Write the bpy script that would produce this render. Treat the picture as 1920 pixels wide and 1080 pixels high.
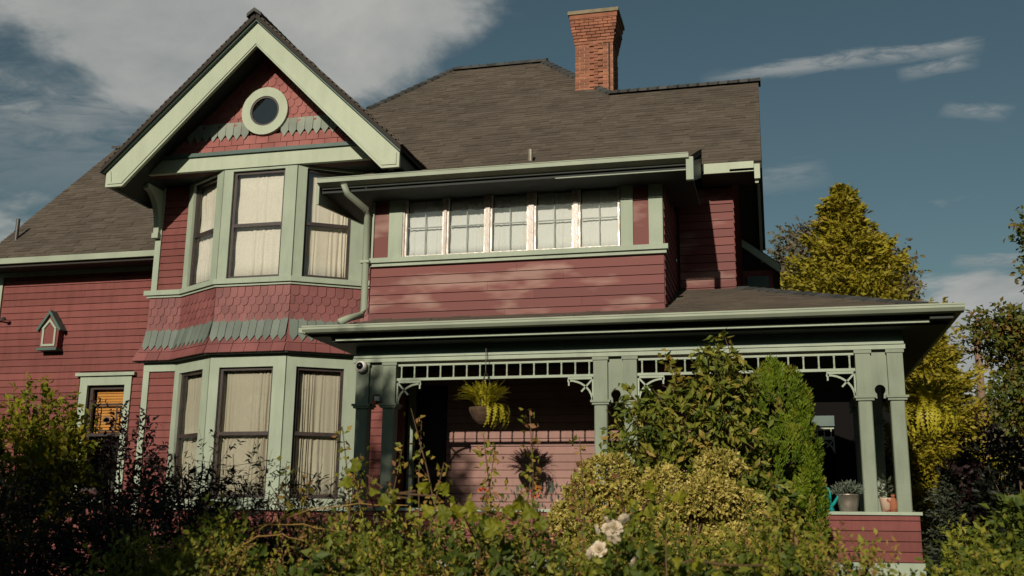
import bpy, math, random
import numpy as np
from mathutils import Vector, Matrix

random.seed(7); rng = np.random.default_rng(7)
for o in list(bpy.data.objects): bpy.data.objects.remove(o)
scene = bpy.context.scene
COL = scene.collection

# ------------------------------------------------------------------ camera
YAW, PITCH, ROLL = math.radians(14.03), math.radians(12.74), math.radians(-0.72)
cd = bpy.data.cameras.new("camera"); cam = bpy.data.objects.new("camera", cd); COL.objects.link(cam)
cd.sensor_width = 36.0; cd.lens = 1980.6 / 1920 * 36; cd.clip_end = 3000; cd.clip_start = 0.05
fw = Vector((-math.sin(YAW) * math.cos(PITCH), math.cos(YAW) * math.cos(PITCH), math.sin(PITCH)))
rt = Vector((math.cos(YAW), math.sin(YAW), 0)); dn = fw.cross(rt)
r2 = math.cos(ROLL) * rt + math.sin(ROLL) * dn; d2 = -math.sin(ROLL) * rt + math.cos(ROLL) * dn
mw = Matrix((r2, -d2, -fw)).transposed().to_4x4(); mw.translation = Vector((0, -11, 1.7))
cam.matrix_world = mw
cd.dof.use_dof = True; cd.dof.focus_distance = 12.0; cd.dof.aperture_fstop = 3.2
scene.camera = cam

# ------------------------------------------------------------------ light
SUN = Vector((0.07, 1.0, -0.352)).normalized()          # direction the light travels
elev = math.asin(-SUN.z)
sl = bpy.data.lights.new("sun", 'SUN'); sl.energy = 5.0; sl.angle = math.radians(0.53); sl.color = (1.0, 0.90, 0.74)
so = bpy.data.objects.new("sun", sl); COL.objects.link(so); so.location = (-3, -30, 20)
so.rotation_euler = SUN.to_track_quat('-Z', 'Y').to_euler()

world = bpy.data.worlds.new("World"); scene.world = world; world.use_nodes = True
nt = world.node_tree; N = nt.nodes; L = nt.links
for n in list(N): N.remove(n)
out = N.new('ShaderNodeOutputWorld'); bg = N.new('ShaderNodeBackground'); bg.inputs['Strength'].default_value = 0.05
sky = N.new('ShaderNodeTexSky'); sky.sky_type = 'NISHITA'; sky.sun_disc = False
sky.sun_elevation = elev; sky.sun_rotation = math.atan2(-SUN.x, -SUN.y); sky.air_density = 1.0; sky.dust_density = 0.5; sky.ozone_density = 1.5
tint = N.new('ShaderNodeMix'); tint.data_type = 'RGBA'; tint.blend_type = 'MULTIPLY'; tint.inputs['Factor'].default_value = 1.0
tint.inputs['B'].default_value = (0.95, 1.03, 0.83, 1)
L.new(sky.outputs['Color'], tint.inputs['A'])
tc = N.new('ShaderNodeTexCoord'); sep = N.new('ShaderNodeSeparateXYZ'); L.new(tc.outputs['Generated'], sep.inputs[0])
def wmath(op, a, b=None, c=None, clamp=False):
    m = N.new('ShaderNodeMath'); m.operation = op; m.use_clamp = clamp
    for i, v in enumerate((a, b, c)):
        if v is None: continue
        if isinstance(v, (int, float)): m.inputs[i].default_value = v
        else: L.new(v, m.inputs[i])
    return m.outputs[0]
zz = wmath('ADD', wmath('MAXIMUM', sep.outputs['Z'], 0.0), 0.22)
px = wmath('DIVIDE', sep.outputs['X'], zz); py = wmath('DIVIDE', sep.outputs['Y'], zz)
cmb = N.new('ShaderNodeCombineXYZ'); L.new(px, cmb.inputs[0]); L.new(py, cmb.inputs[1])
def wnoise(scale, detail, rough, dist=0.0):
    n = N.new('ShaderNodeTexNoise'); n.inputs['Scale'].default_value = scale; n.inputs['Detail'].default_value = detail
    n.inputs['Roughness'].default_value = rough; n.inputs['Distortion'].default_value = dist; L.new(cmb.outputs[0], n.inputs['Vector']); return n.outputs['Fac']
n1 = wnoise(3.0, 9, 0.60, 0.25); n2 = wnoise(0.9, 3, 0.5)
dens = wmath('ADD', wmath('MULTIPLY', n1, 0.8), wmath('MULTIPLY', n2, 0.35))
def blob(direction, cosr, w):                    # a bank of cloud in one part of the sky
    v = N.new('ShaderNodeVectorMath'); v.operation = 'DOT_PRODUCT'; L.new(tc.outputs['Generated'], v.inputs[0])
    v.inputs[1].default_value = Vector(direction).normalized()
    mr = N.new('ShaderNodeMapRange'); mr.interpolation_type = 'SMOOTHSTEP'; L.new(v.outputs['Value'], mr.inputs['Value'])
    mr.inputs['From Min'].default_value = cosr; mr.inputs['From Max'].default_value = 1.0; mr.inputs['To Max'].default_value = w
    return mr.outputs['Result']
CLOUDS = [((-0.553, 0.719, 0.44), 0.986, 0.26), ((-0.46, 0.774, 0.462), 0.987, 0.25), ((-0.364, 0.823, 0.465), 0.989, 0.21), ((-0.293, 0.839, 0.480), 0.993, 0.15), ((-0.64, 0.735, 0.270), 0.9965, 0.24),
          ((0.17, 0.974, 0.150), 0.995, 0.26), ((0.22, 0.961, 0.175), 0.995, 0.26), ((0.6, 0.76, 0.2), 0.95, 0.14), ((-0.9, 0.1, 0.4), 0.93, 0.15), ((0.9, -0.2, 0.35), 0.93, 0.15)]
STREAKS = [((-0.089, 1.473), (0.3, 1.441), 0.0232, 2.0, 3.0, 9.0), ((0.189, 1.502), (0.299, 1.475), 0.0204, 1.3, 3.0, 9.0), ((0.258, 1.596), (0.365, 1.62), 0.0232, 1.3, 3.0, 9.0), ((0.341, 2.134), (0.511, 2.128), 0.0345, 1.7, 3.0, 9.0), ((0.213, 2.263), (0.526, 2.205), 0.0697, 1.6, 3.0, 9.0), ((-0.049, 1.8), (0.11, 1.765), 0.057, 0.8, 3.0, 9.0), ((-1.079, 1.288), (-0.886, 1.374), 0.0635, 1.1, 3.0, 9.0), ((-1.18, 1.297), (-1.026, 1.293), 0.0564, 1.2, 3.0, 9.0), ((-1.385, 1.297), (-0.839, 1.439), 0.2448, 0.9, 1.5, 4.0), ((-1.055, 1.282), (-0.813, 1.39), 0.0463, 1.6, 3.0, 9.0)]
for c in CLOUDS: dens = wmath('ADD', dens, blob(*c))
def streak(a, b, half, w, fx=3.0, fy=9.0):        # a wind-drawn wisp between two points of the cloud layer
    a, b = Vector(a), Vector(b); d = b - a; ln = d.length; d.normalize(); m_ = (a + b) / 2
    al = wmath('ADD', wmath('MULTIPLY', px, d.x), wmath('MULTIPLY', py, d.y)); pe = wmath('ADD', wmath('MULTIPLY', px, -d.y), wmath('MULTIPLY', py, d.x))
    al = wmath('SUBTRACT', al, m_.dot(d)); pe = wmath('SUBTRACT', pe, m_.dot(Vector((-d.y, d.x))))
    cv = N.new('ShaderNodeCombineXYZ'); L.new(wmath('MULTIPLY', al, fx), cv.inputs[0]); L.new(wmath('MULTIPLY', pe, fy), cv.inputs[1])
    n = N.new('ShaderNodeTexNoise'); n.inputs['Scale'].default_value = 3.2; n.inputs['Detail'].default_value = 10; n.inputs['Roughness'].default_value = 0.70; n.inputs['Distortion'].default_value = 0.9; L.new(cv.outputs[0], n.inputs['Vector'])
    pe2 = wmath('ADD', pe, wmath('MULTIPLY', wmath('SUBTRACT', n.outputs['Fac'], 0.5), half * 2.2))
    e1 = wmath('SUBTRACT', 1.0, wmath('POWER', wmath('DIVIDE', wmath('ABSOLUTE', pe2), half), 1.5), clamp=True); e2 = wmath('SUBTRACT', 1.0, wmath('POWER', wmath('DIVIDE', wmath('ABSOLUTE', al), ln * .5), 3.0), clamp=True)
    return wmath('MULTIPLY', wmath('MULTIPLY', e1, e2), wmath('MULTIPLY', wmath('SUBTRACT', n.outputs['Fac'], 0.30, clamp=True), w * 1.5))
wisp = None
for st in STREAKS:
    v_ = streak(*st); wisp = v_ if wisp is None else wmath('MAXIMUM', wisp, v_)
mr = N.new('ShaderNodeMapRange'); mr.interpolation_type = 'SMOOTHSTEP'; L.new(dens, mr.inputs['Value'])
mr.inputs['From Min'].default_value = 0.68; mr.inputs['From Max'].default_value = 0.86; mr.inputs['To Max'].default_value = 0.9
cshade = N.new('ShaderNodeMapRange'); L.new(n1, cshade.inputs['Value']); cshade.inputs['From Min'].default_value = 0.35; cshade.inputs['From Max'].default_value = 0.65
ccol = N.new('ShaderNodeMix'); ccol.data_type = 'RGBA'; ccol.inputs['A'].default_value = (6.6, 7.1, 7.1, 1); ccol.inputs['B'].default_value = (11.0, 10.9, 10.2, 1)
L.new(cshade.outputs['Result'], ccol.inputs['Factor'])
cmix = N.new('ShaderNodeMix'); cmix.data_type = 'RGBA'; L.new(wmath('MAXIMUM', mr.outputs['Result'], wmath('MINIMUM', wisp, 0.60)), cmix.inputs['Factor'])
L.new(tint.outputs['Result'], cmix.inputs['A']); L.new(ccol.outputs['Result'], cmix.inputs['B'])
L.new(cmix.outputs['Result'], bg.inputs['Color']); L.new(bg.outputs[0], out.inputs['Surface'])

vs = scene.view_settings; vs.view_transform = 'Standard'; vs.look = 'None'; vs.exposure = -0.25; vs.gamma = 1.0; vs.use_curve_mapping = False
scene.render.resolution_x = 1024; scene.render.resolution_y = 576

# ------------------------------------------------------------------ materials
def new_mat(name):
    m = bpy.data.materials.new(name); m.use_nodes = True
    for n in list(m.node_tree.nodes): m.node_tree.nodes.remove(n)
    return m, m.node_tree.nodes, m.node_tree.links
def scol(c): return (c[0], c[1], c[2], 1)
def surf(name, c1, c2=None, scale=3.0, rough=0.6, bump=0.0, bscale=40.0, stretch=(1, 1, 1), obj_rand=0.0, detail=5, tone=False, spec=0.4, metallic=0.0, lo=0.35, hi=0.65, rough2=None, grime=0.0):
    """painted or natural surface: two colours blended by world-space noise, optional per-object variation and fine relief"""
    m, nd, lk = new_mat(name)
    o = nd.new('ShaderNodeOutputMaterial'); b = nd.new('ShaderNodeBsdfPrincipled'); lk.new(b.outputs[0], o.inputs[0])
    b.inputs['Roughness'].default_value = rough; b.inputs['Specular IOR Level'].default_value = spec; b.inputs['Metallic'].default_value = metallic
    g = nd.new('ShaderNodeNewGeometry'); mp = nd.new('ShaderNodeMapping'); mp.inputs['Scale'].default_value = stretch; lk.new(g.outputs['Position'], mp.inputs['Vector'])
    nz = nd.new('ShaderNodeTexNoise'); nz.inputs['Scale'].default_value = scale; nz.inputs['Detail'].default_value = detail; lk.new(mp.outputs[0], nz.inputs['Vector'])
    r = nd.new('ShaderNodeMapRange'); r.inputs['From Min'].default_value = lo; r.inputs['From Max'].default_value = hi; lk.new(nz.outputs['Fac'], r.inputs['Value'])
    mx = nd.new('ShaderNodeMix'); mx.data_type = 'RGBA'; mx.inputs['A'].default_value = scol(c1); mx.inputs['B'].default_value = scol(c2 or c1); lk.new(r.outputs[0], mx.inputs['Factor'])
    col = mx.outputs['Result']
    if obj_rand or tone:
        if tone:
            a = nd.new('ShaderNodeAttribute'); a.attribute_name = 'tone'; src = a.outputs['Fac']; amt = tone
        else:
            a = nd.new('ShaderNodeObjectInfo'); src = a.outputs['Random']; amt = obj_rand
        rr = nd.new('ShaderNodeMapRange'); lk.new(src, rr.inputs['Value']); rr.inputs['To Min'].default_value = 1 - amt; rr.inputs['To Max'].default_value = 1 + amt
        vm = nd.new('ShaderNodeVectorMath'); vm.operation = 'SCALE'; lk.new(col, vm.inputs[0]); lk.new(rr.outputs[0], vm.inputs['Scale']); col = vm.outputs[0]
    if grime:
        mg = nd.new('ShaderNodeMapping'); mg.inputs['Scale'].default_value = (9, 9, 1.6); lk.new(g.outputs['Position'], mg.inputs['Vector'])
        ng = nd.new('ShaderNodeTexNoise'); ng.inputs['Scale'].default_value = 1.0; ng.inputs['Detail'].default_value = 8; ng.inputs['Roughness'].default_value = 0.7; lk.new(mg.outputs[0], ng.inputs['Vector'])
        rg = nd.new('ShaderNodeMapRange'); lk.new(ng.outputs['Fac'], rg.inputs['Value']); rg.inputs['From Min'].default_value = 0.32; rg.inputs['From Max'].default_value = 0.56; rg.inputs['To Min'].default_value = 1 - grime; rg.inputs['To Max'].default_value = 1.0
        vg = nd.new('ShaderNodeVectorMath'); vg.operation = 'SCALE'; lk.new(col, vg.inputs[0]); lk.new(rg.outputs[0], vg.inputs['Scale']); col = vg.outputs[0]
    lk.new(col, b.inputs['Base Color'])
    if rough2 is not None:
        rm = nd.new('ShaderNodeMapRange'); lk.new(r.outputs[0], rm.inputs['Value']); rm.inputs['To Min'].default_value = rough; rm.inputs['To Max'].default_value = rough2; lk.new(rm.outputs[0], b.inputs['Roughness'])
    if bump:
        n3 = nd.new('ShaderNodeTexNoise'); n3.inputs['Scale'].default_value = bscale; n3.inputs['Detail'].default_value = 4; lk.new(mp.outputs[0], n3.inputs['Vector'])
        bp = nd.new('ShaderNodeBump'); bp.inputs['Strength'].default_value = bump; bp.inputs['Distance'].default_value = 0.01; lk.new(n3.outputs['Fac'], bp.inputs['Height']); lk.new(bp.outputs[0], b.inputs['Normal'])
    return m
def leafmat(name, cols, trans=0.35, rough=0.55):
    """leaf: colour picked per leaf from a ramp by the 'tone' attribute, part diffuse and part translucent"""
    m, nd, lk = new_mat(name); o = nd.new('ShaderNodeOutputMaterial')
    a = nd.new('ShaderNodeAttribute'); a.attribute_name = 'tone'
    cr = nd.new('ShaderNodeValToRGB'); cr.color_ramp.elements[0].color = scol(cols[0]); cr.color_ramp.elements[1].color = scol(cols[-1])
    for i, c in enumerate(cols[1:-1]):
        e = cr.color_ramp.elements.new((i + 1) / (len(cols) - 1)); e.color = scol(c)
    lk.new(a.outputs['Fac'], cr.inputs[0])
    p = nd.new('ShaderNodeBsdfPrincipled'); p.inputs['Roughness'].default_value = rough; p.inputs['Specular IOR Level'].default_value = 0.3; lk.new(cr.outputs[0], p.inputs['Base Color'])
    t = nd.new('ShaderNodeBsdfTranslucent'); lk.new(cr.outputs[0], t.inputs['Color'])
    mx = nd.new('ShaderNodeMixShader'); mx.inputs[0].default_value = trans; lk.new(p.outputs[0], mx.inputs[1]); lk.new(t.outputs[0], mx.inputs[2]); lk.new(mx.outputs[0], o.inputs[0])
    return m
def glassmat(name, tintc, refl):
    m, nd, lk = new_mat(name); o = nd.new('ShaderNodeOutputMaterial')
    t = nd.new('ShaderNodeBsdfTransparent'); t.inputs[0].default_value = scol(tintc)
    g = nd.new('ShaderNodeBsdfGlossy'); g.inputs['Roughness'].default_value = 0.03; g.inputs['Color'].default_value = (1, 1, 1, 1)
    ge = nd.new('ShaderNodeNewGeometry'); nz = nd.new('ShaderNodeTexNoise'); nz.inputs['Scale'].default_value = 5.0; lk.new(ge.outputs['Position'], nz.inputs['Vector'])
    bp = nd.new('ShaderNodeBump'); bp.inputs['Strength'].default_value = 0.08; bp.inputs['Distance'].default_value = 0.02; lk.new(nz.outputs['Fac'], bp.inputs['Height']); lk.new(bp.outputs[0], g.inputs['Normal'])
    lw_ = nd.new('ShaderNodeLayerWeight'); lw_.inputs['Blend'].default_value = 0.5; f = nd.new('ShaderNodeMath'); f.operation = 'POWER'; f.inputs[1].default_value = 5.0; lk.new(lw_.outputs['Facing'], f.inputs[0])
    ad = nd.new('ShaderNodeMath'); ad.operation = 'ADD'; ad.use_clamp = True; ad.inputs[1].default_value = refl; lk.new(f.outputs[0], ad.inputs[0])
    mx = nd.new('ShaderNodeMixShader'); lk.new(ad.outputs[0], mx.inputs[0]); lk.new(t.outputs[0], mx.inputs[1]); lk.new(g.outputs[0], mx.inputs[2]); lk.new(mx.outputs[0], o.inputs[0])
    return m
RED = (0.190, 0.063, 0.057)
M = {}
M['red'] = surf('red_siding_paint', RED, (0.165, 0.052, 0.047), 1.6, 0.75, 0.25, 60, (0.35, 1, 1), obj_rand=0.12, spec=0.2, grime=0.20)
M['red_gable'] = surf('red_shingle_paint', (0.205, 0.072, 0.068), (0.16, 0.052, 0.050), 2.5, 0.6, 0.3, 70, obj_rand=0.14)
M['red_faded_glare'] = surf('faded_red_glare_paint', (0.150, 0.046, 0.042), (0.27, 0.155, 0.132), 2.3, 0.65, 0.2, 50, (0.55, 1, 1.7), obj_rand=0.14, detail=3, lo=0.52, hi=0.66, spec=0.3)  # pale patches mix faded paint with sun glare put into the colour
M['red_gable_top'] = surf('pale_gable_shingle_paint', (0.30, 0.115, 0.102), (0.235, 0.082, 0.075), 2.5, 0.7, 0.3, 70, obj_rand=0.12, spec=0.2)  # paler than the red shingles of the bay
M['pink'] = surf('pale_red_porch_paint', (0.30, 0.175, 0.152), (0.265, 0.15, 0.13), 1.5, 0.75, 0.2, 60, (0.35, 1, 1), obj_rand=0.08, spec=0.2, grime=0.15)
M['backing'] = surf('siding_underlay', (0.06, 0.018, 0.016), rough=0.8)
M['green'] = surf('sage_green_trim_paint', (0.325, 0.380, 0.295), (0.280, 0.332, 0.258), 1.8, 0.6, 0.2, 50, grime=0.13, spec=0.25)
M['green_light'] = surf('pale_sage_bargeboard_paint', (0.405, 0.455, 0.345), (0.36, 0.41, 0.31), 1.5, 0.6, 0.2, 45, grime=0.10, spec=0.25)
M['green_dark'] = surf('deep_teal_moulding_paint', (0.060, 0.105, 0.090), (0.048, 0.09, 0.078), 3, 0.5)
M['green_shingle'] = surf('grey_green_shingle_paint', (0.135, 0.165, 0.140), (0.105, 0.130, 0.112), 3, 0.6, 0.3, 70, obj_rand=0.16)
M['green_shingle_top'] = surf('pale_green_shingle_paint', (0.25, 0.28, 0.235), (0.20, 0.225, 0.19), 3, 0.7, 0.3, 70, obj_rand=0.14, spec=0.2)  # paler than the green shingles of the bay
M['soffit'] = surf('soffit_shade_black', (0.018, 0.026, 0.022), (0.014, 0.021, 0.018), 3, 0.7)  # near-black: shade under the eaves is put into this colour
M['sash'] = surf('dark_sash_paint', (0.030, 0.022, 0.024), (0.05, 0.035, 0.03), 8, 0.4)
M['sash_glint'] = surf('glint_white_sash', (0.66, 0.61, 0.54), (0.52, 0.45, 0.39), 22, 0.25, 0.15, 120, (1, 1, .5), spec=0.8, lo=0.40, hi=0.58, rough2=0.5)  # white puts the sun's glint on the stiles into the colour
M['mullion'] = surf('brown_weathered_mullion', (0.30, 0.22, 0.185), (0.40, 0.33, 0.29), 14, 0.35, 0.15, 60, spec=0.6)
M['bar'] = surf('grey_glazing_bar', (0.33, 0.35, 0.33), (0.40, 0.41, 0.38), 12, 0.6)
M['glass'] = glassmat('window_glass', (0.96, 0.97, 0.96), 0.055)
M['glass_sky'] = glassmat('old_rippled_glass', (0.96, 0.97, 0.97), 0.09)
M['glass_dark'] = glassmat('oval_window_glass', (0.5, 0.55, 0.55), 0.16)
M['roof'] = surf('asphalt_shingle', (0.112, 0.092, 0.072), (0.090, 0.075, 0.060), 1.1, 0.9, 0.5, 220, tone=0.15, spec=0.2, grime=0.12)
M['roof_under'] = surf('roof_deck', (0.030, 0.026, 0.022), rough=0.9)
M['ridge'] = surf('ridge_cap_shingle', (0.065, 0.066, 0.062), (0.045, 0.047, 0.047), 5, 0.9, obj_rand=0.3, spec=0.2)
M['brick'] = surf('chimney_brick', (0.29, 0.122, 0.072), (0.21, 0.085, 0.054), 9, 0.85, 0.4, 80, obj_rand=0.25, spec=0.2)
M['mortar'] = surf('mortar', (0.42, 0.28, 0.19), (0.30, 0.19, 0.13), 12, 0.9, 0.3, 90)
M['capstone'] = surf('chimney_cap', (0.24, 0.19, 0.13), (0.15, 0.13, 0.08), 6, 0.9, 0.4, 50)
M['metal'] = surf('weathered_galvanised_metal', (0.40, 0.36, 0.30), (0.28, 0.25, 0.2), 14, 0.38, 0.15, 40, metallic=0.7)
M['gutter'] = surf('gutter_paint', (0.30, 0.34, 0.26), (0.25, 0.29, 0.22), 3, 0.6, spec=0.3)
M['green_porch_dim'] = surf('sage_trim_dimmed', (0.225, 0.262, 0.198), (0.185, 0.222, 0.168), 2.2, 0.65, 0.2, 50, spec=0.25, grime=0.16)  # trim green darkened, dimness of the porch columns put into the colour
M['darkmetal'] = surf('dark_metal', (0.03, 0.03, 0.03), (0.05, 0.045, 0.04), 10, 0.5)
M['whiteplastic'] = surf('white_plastic', (0.62, 0.60, 0.56), rough=0.35)
M['blackplastic'] = surf('black_lens', (0.008, 0.008, 0.012), rough=0.08, spec=0.9)
M['turquoise'] = surf('turquoise_plastic', (0.012, 0.30, 0.28), (0.01, 0.25, 0.235), 6, 0.35)
M['terracotta'] = surf('terracotta', (0.32, 0.115, 0.055), (0.25, 0.085, 0.04), 12, 0.85, 0.2, 60)
M['palepot'] = surf('pale_glazed_pot', (0.46, 0.33, 0.25), (0.30, 0.08, 0.06), 16, 0.5, lo=0.55, hi=0.6)
M['soil'] = surf('soil', (0.03, 0.022, 0.016), (0.05, 0.035, 0.025), 9, 1.0, 0.6, 40)
M['ground'] = surf('lawn_and_soil', (0.032, 0.036, 0.014), (0.05, 0.045, 0.025), 0.6, 1.0, 0.6, 25)
M['bark'] = surf('bark', (0.075, 0.055, 0.040), (0.05, 0.036, 0.026), 8, 0.9, 0.6, 30, (1, 1, 0.3))
M['twig'] = surf('twig_bark', (0.11, 0.065, 0.030), (0.075, 0.04, 0.02), 15, 0.8)
M['cane'] = surf('yellow_cane', (0.30, 0.19, 0.05), (0.22, 0.13, 0.035), 10, 0.6)
M['polewood'] = surf('pole_wood', (0.23, 0.145, 0.10), (0.17, 0.105, 0.07), 5, 0.9, 0.4, 30, (1, 1, 0.15))
M['coir'] = surf('coir_basket', (0.085, 0.050, 0.028), (0.045, 0.026, 0.016), 22, 0.95, 0.8, 60)
M['amber'] = surf('amber_blind', (0.62, 0.27, 0.05), (0.55, 0.22, 0.035), 6, 0.6)
M['amber_dark'] = surf('leaded_motif', (0.10, 0.11, 0.10), (0.2, 0.08, 0.03), 30, 0.5)
M['porch_shade'] = surf('porch_shade_black', (0.010, 0.006, 0.005), (0.014, 0.008, 0.007), 6, 0.7)  # near-black shade colour for the panel behind the left columns
M['floorboard'] = surf('porch_floor_paint', (0.10, 0.11, 0.10), (0.08, 0.09, 0.08), 4, 0.6)
M['concrete'] = surf('foundation', (0.16, 0.15, 0.13), (0.12, 0.11, 0.10), 3, 0.9, 0.4, 30)
M['lintdark'] = surf('unlit_dark', (0.010, 0.009, 0.009), rough=1.0, spec=0.0)  # near-black stand-in for unlit depth in rooms and behind the porch
def curtain_mat(name, c1, lace):
    m, nd, lk = new_mat(name); o = nd.new('ShaderNodeOutputMaterial'); g = nd.new('ShaderNodeNewGeometry')
    d = nd.new('ShaderNodeBsdfDiffuse'); t = nd.new('ShaderNodeBsdfTranslucent'); t.inputs['Color'].default_value = scol(c1); ms = nd.new('ShaderNodeMixShader'); ms.inputs[0].default_value = 0.25
    mp = nd.new('ShaderNodeMapping'); mp.inputs['Scale'].default_value = (75, 75, 60); lk.new(g.outputs['Position'], mp.inputs['Vector'])
    v = nd.new('ShaderNodeTexNoise'); v.inputs['Scale'].default_value = 1.0; v.inputs['Detail'].default_value = 3; lk.new(mp.outputs[0], v.inputs['Vector'])
    r = nd.new('ShaderNodeMapRange'); r.inputs['From Min'].default_value = 0.38; r.inputs['From Max'].default_value = 0.6; r.inputs['To Min'].default_value = 1.0 - lace; lk.new(v.outputs['Fac'], r.inputs['Value'])
    vm = nd.new('ShaderNodeVectorMath'); vm.operation = 'SCALE'; vm.inputs[0].default_value = c1; lk.new(r.outputs[0], vm.inputs['Scale']); lk.new(vm.outputs[0], d.inputs['Color'])
    lk.new(d.outputs[0], ms.inputs[1]); lk.new(t.outputs[0], ms.inputs[2]); lk.new(ms.outputs[0], o.inputs[0]); return m
M['lace'] = curtain_mat('cream_lace', (0.90, 0.84, 0.75), 0.16)
M['sheer'] = curtain_mat('cream_sheer', (0.84, 0.77, 0.66), 0.10)
M['drape'] = curtain_mat('beige_drape', (0.56, 0.51, 0.41), 0.08)
M['net'] = curtain_mat('pale_net', (0.90, 0.90, 0.86), 0.06)
# foliage
M['lf_hedge'] = leafmat('hedge_leaf', [(0.028, 0.052, 0.008), (0.085, 0.120, 0.016), (0.17, 0.20, 0.022), (0.30, 0.28, 0.034), (0.33, 0.20, 0.055), (0.28, 0.12, 0.065)])
M['lf_shade'] = leafmat('shade_dark_leaf', [(0.006, 0.010, 0.005), (0.013, 0.018, 0.008), (0.030, 0.013, 0.010)], 0.2)  # leaf colours darkened to put shade into the shrubs
M['lf_lime'] = leafmat('lime_leaf', [(0.05, 0.07, 0.006), (0.15, 0.17, 0.01), (0.27, 0.26, 0.018), (0.25, 0.16, 0.015)], 0.4)
M['lf_cream'] = leafmat('cream_flower_leaf', [(0.10, 0.095, 0.016), (0.30, 0.26, 0.045), (0.48, 0.39, 0.10), (0.60, 0.48, 0.18)], 0.2)
M['lf_vine'] = leafmat('climber_leaf', [(0.026, 0.050, 0.010), (0.075, 0.110, 0.016), (0.16, 0.185, 0.022), (0.28, 0.27, 0.045), (0.34, 0.20, 0.04)])
M['lf_thuja'] = leafmat('thuja_spray', [(0.060, 0.105, 0.006), (0.120, 0.185, 0.010), (0.19, 0.24, 0.015), (0.22, 0.19, 0.035)], 0.25)
M['lf_gold'] = leafmat('golden_conifer_spray', [(0.11, 0.10, 0.008), (0.22, 0.19, 0.014), (0.32, 0.27, 0.020), (0.28, 0.18, 0.035)], 0.25)
M['lf_bluegrey'] = leafmat('grey_green_spray', [(0.028, 0.038, 0.024), (0.05, 0.062, 0.038), (0.075, 0.08, 0.045)], 0.2)
M['lf_mauve'] = leafmat('mauve_grey_leaf', [(0.10, 0.10, 0.055), (0.16, 0.14, 0.08), (0.19, 0.13, 0.09)], 0.3)
M['lf_maple'] = leafmat('maple_leaf', [(0.030, 0.055, 0.012), (0.075, 0.105, 0.018), (0.14, 0.14, 0.022), (0.25, 0.12, 0.025), (0.24, 0.05, 0.035)])
M['lf_purple'] = leafmat('purple_leaf', [(0.012, 0.006, 0.007), (0.024, 0.010, 0.012), (0.045, 0.018, 0.018)], 0.2)
M['lf_fern'] = leafmat('fern_frond', [(0.24, 0.22, 0.014), (0.40, 0.36, 0.022), (0.52, 0.45, 0.04)], 0.35)
M['lf_sage'] = leafmat('sage_leaf', [(0.085, 0.11, 0.08), (0.14, 0.17, 0.125)], 0.2)
M['petal'] = leafmat('rose_petal', [(0.62, 0.50, 0.36), (0.75, 0.66, 0.52)], 0.3)
M['petal_red'] = leafmat('red_petal', [(0.5, 0.05, 0.04), (0.6, 0.16, 0.03)], 0.3)

# ------------------------------------------------------------------ helpers
WP = {}                                            # world position of every parent (all parents are pure translations)
def base(o): return WP.get(o.name, Vector((0, 0, 0))) if o else Vector((0, 0, 0))
def link(o, parent=None, w=None):
    COL.objects.link(o); w = Vector(w if w is not None else (0, 0, 0)); WP[o.name] = w
    o.parent = parent; o.location = w - base(parent); return o
def tag(o, label=None, cat=None, group=None, kind=None):
    if label: o['label'] = label
    if cat: o['category'] = cat
    if group: o['group'] = group
    if kind: o['kind'] = kind
    return o
def thing(name, loc, label, cat, group=None):
    return tag(link(bpy.data.objects.new(name, None), None, loc), label, cat, group)
def part_empty(name, parent, loc): return link(bpy.data.objects.new(name, None), parent, loc)
def mesh_np(name, V, F, mat, parent=None, tone=None, smooth=False, origin=None):
    """V (n,3) world coords, F list of faces or (m,k) int array"""
    V = np.asarray(V, float)
    if origin is None: origin = ((V[:, 0].min() + V[:, 0].max()) / 2, (V[:, 1].min() + V[:, 1].max()) / 2, V[:, 2].min())
    me = bpy.data.meshes.new(name); lv = V - np.array(origin)
    if isinstance(F, np.ndarray):
        m, k = F.shape; me.vertices.add(len(lv)); me.vertices.foreach_set('co', lv.ravel()); me.loops.add(m * k); me.loops.foreach_set('vertex_index', F.ravel().astype(np.int32))
        me.polygons.add(m); me.polygons.foreach_set('loop_start', np.arange(m, dtype=np.int32) * k); me.polygons.foreach_set('loop_total', np.full(m, k, np.int32)); me.update(calc_edges=True)
    else: me.from_pydata(lv.tolist(), [], F)
    me.materials.append(mat)
    if tone is not None:
        a = me.attributes.new('tone', 'FLOAT', 'FACE'); a.data.foreach_set('value', np.asarray(tone, np.float32))
    if smooth: me.polygons.foreach_set('use_smooth', np.ones(len(me.polygons), bool))
    return link(bpy.data.objects.new(name, me), parent, origin)
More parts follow.
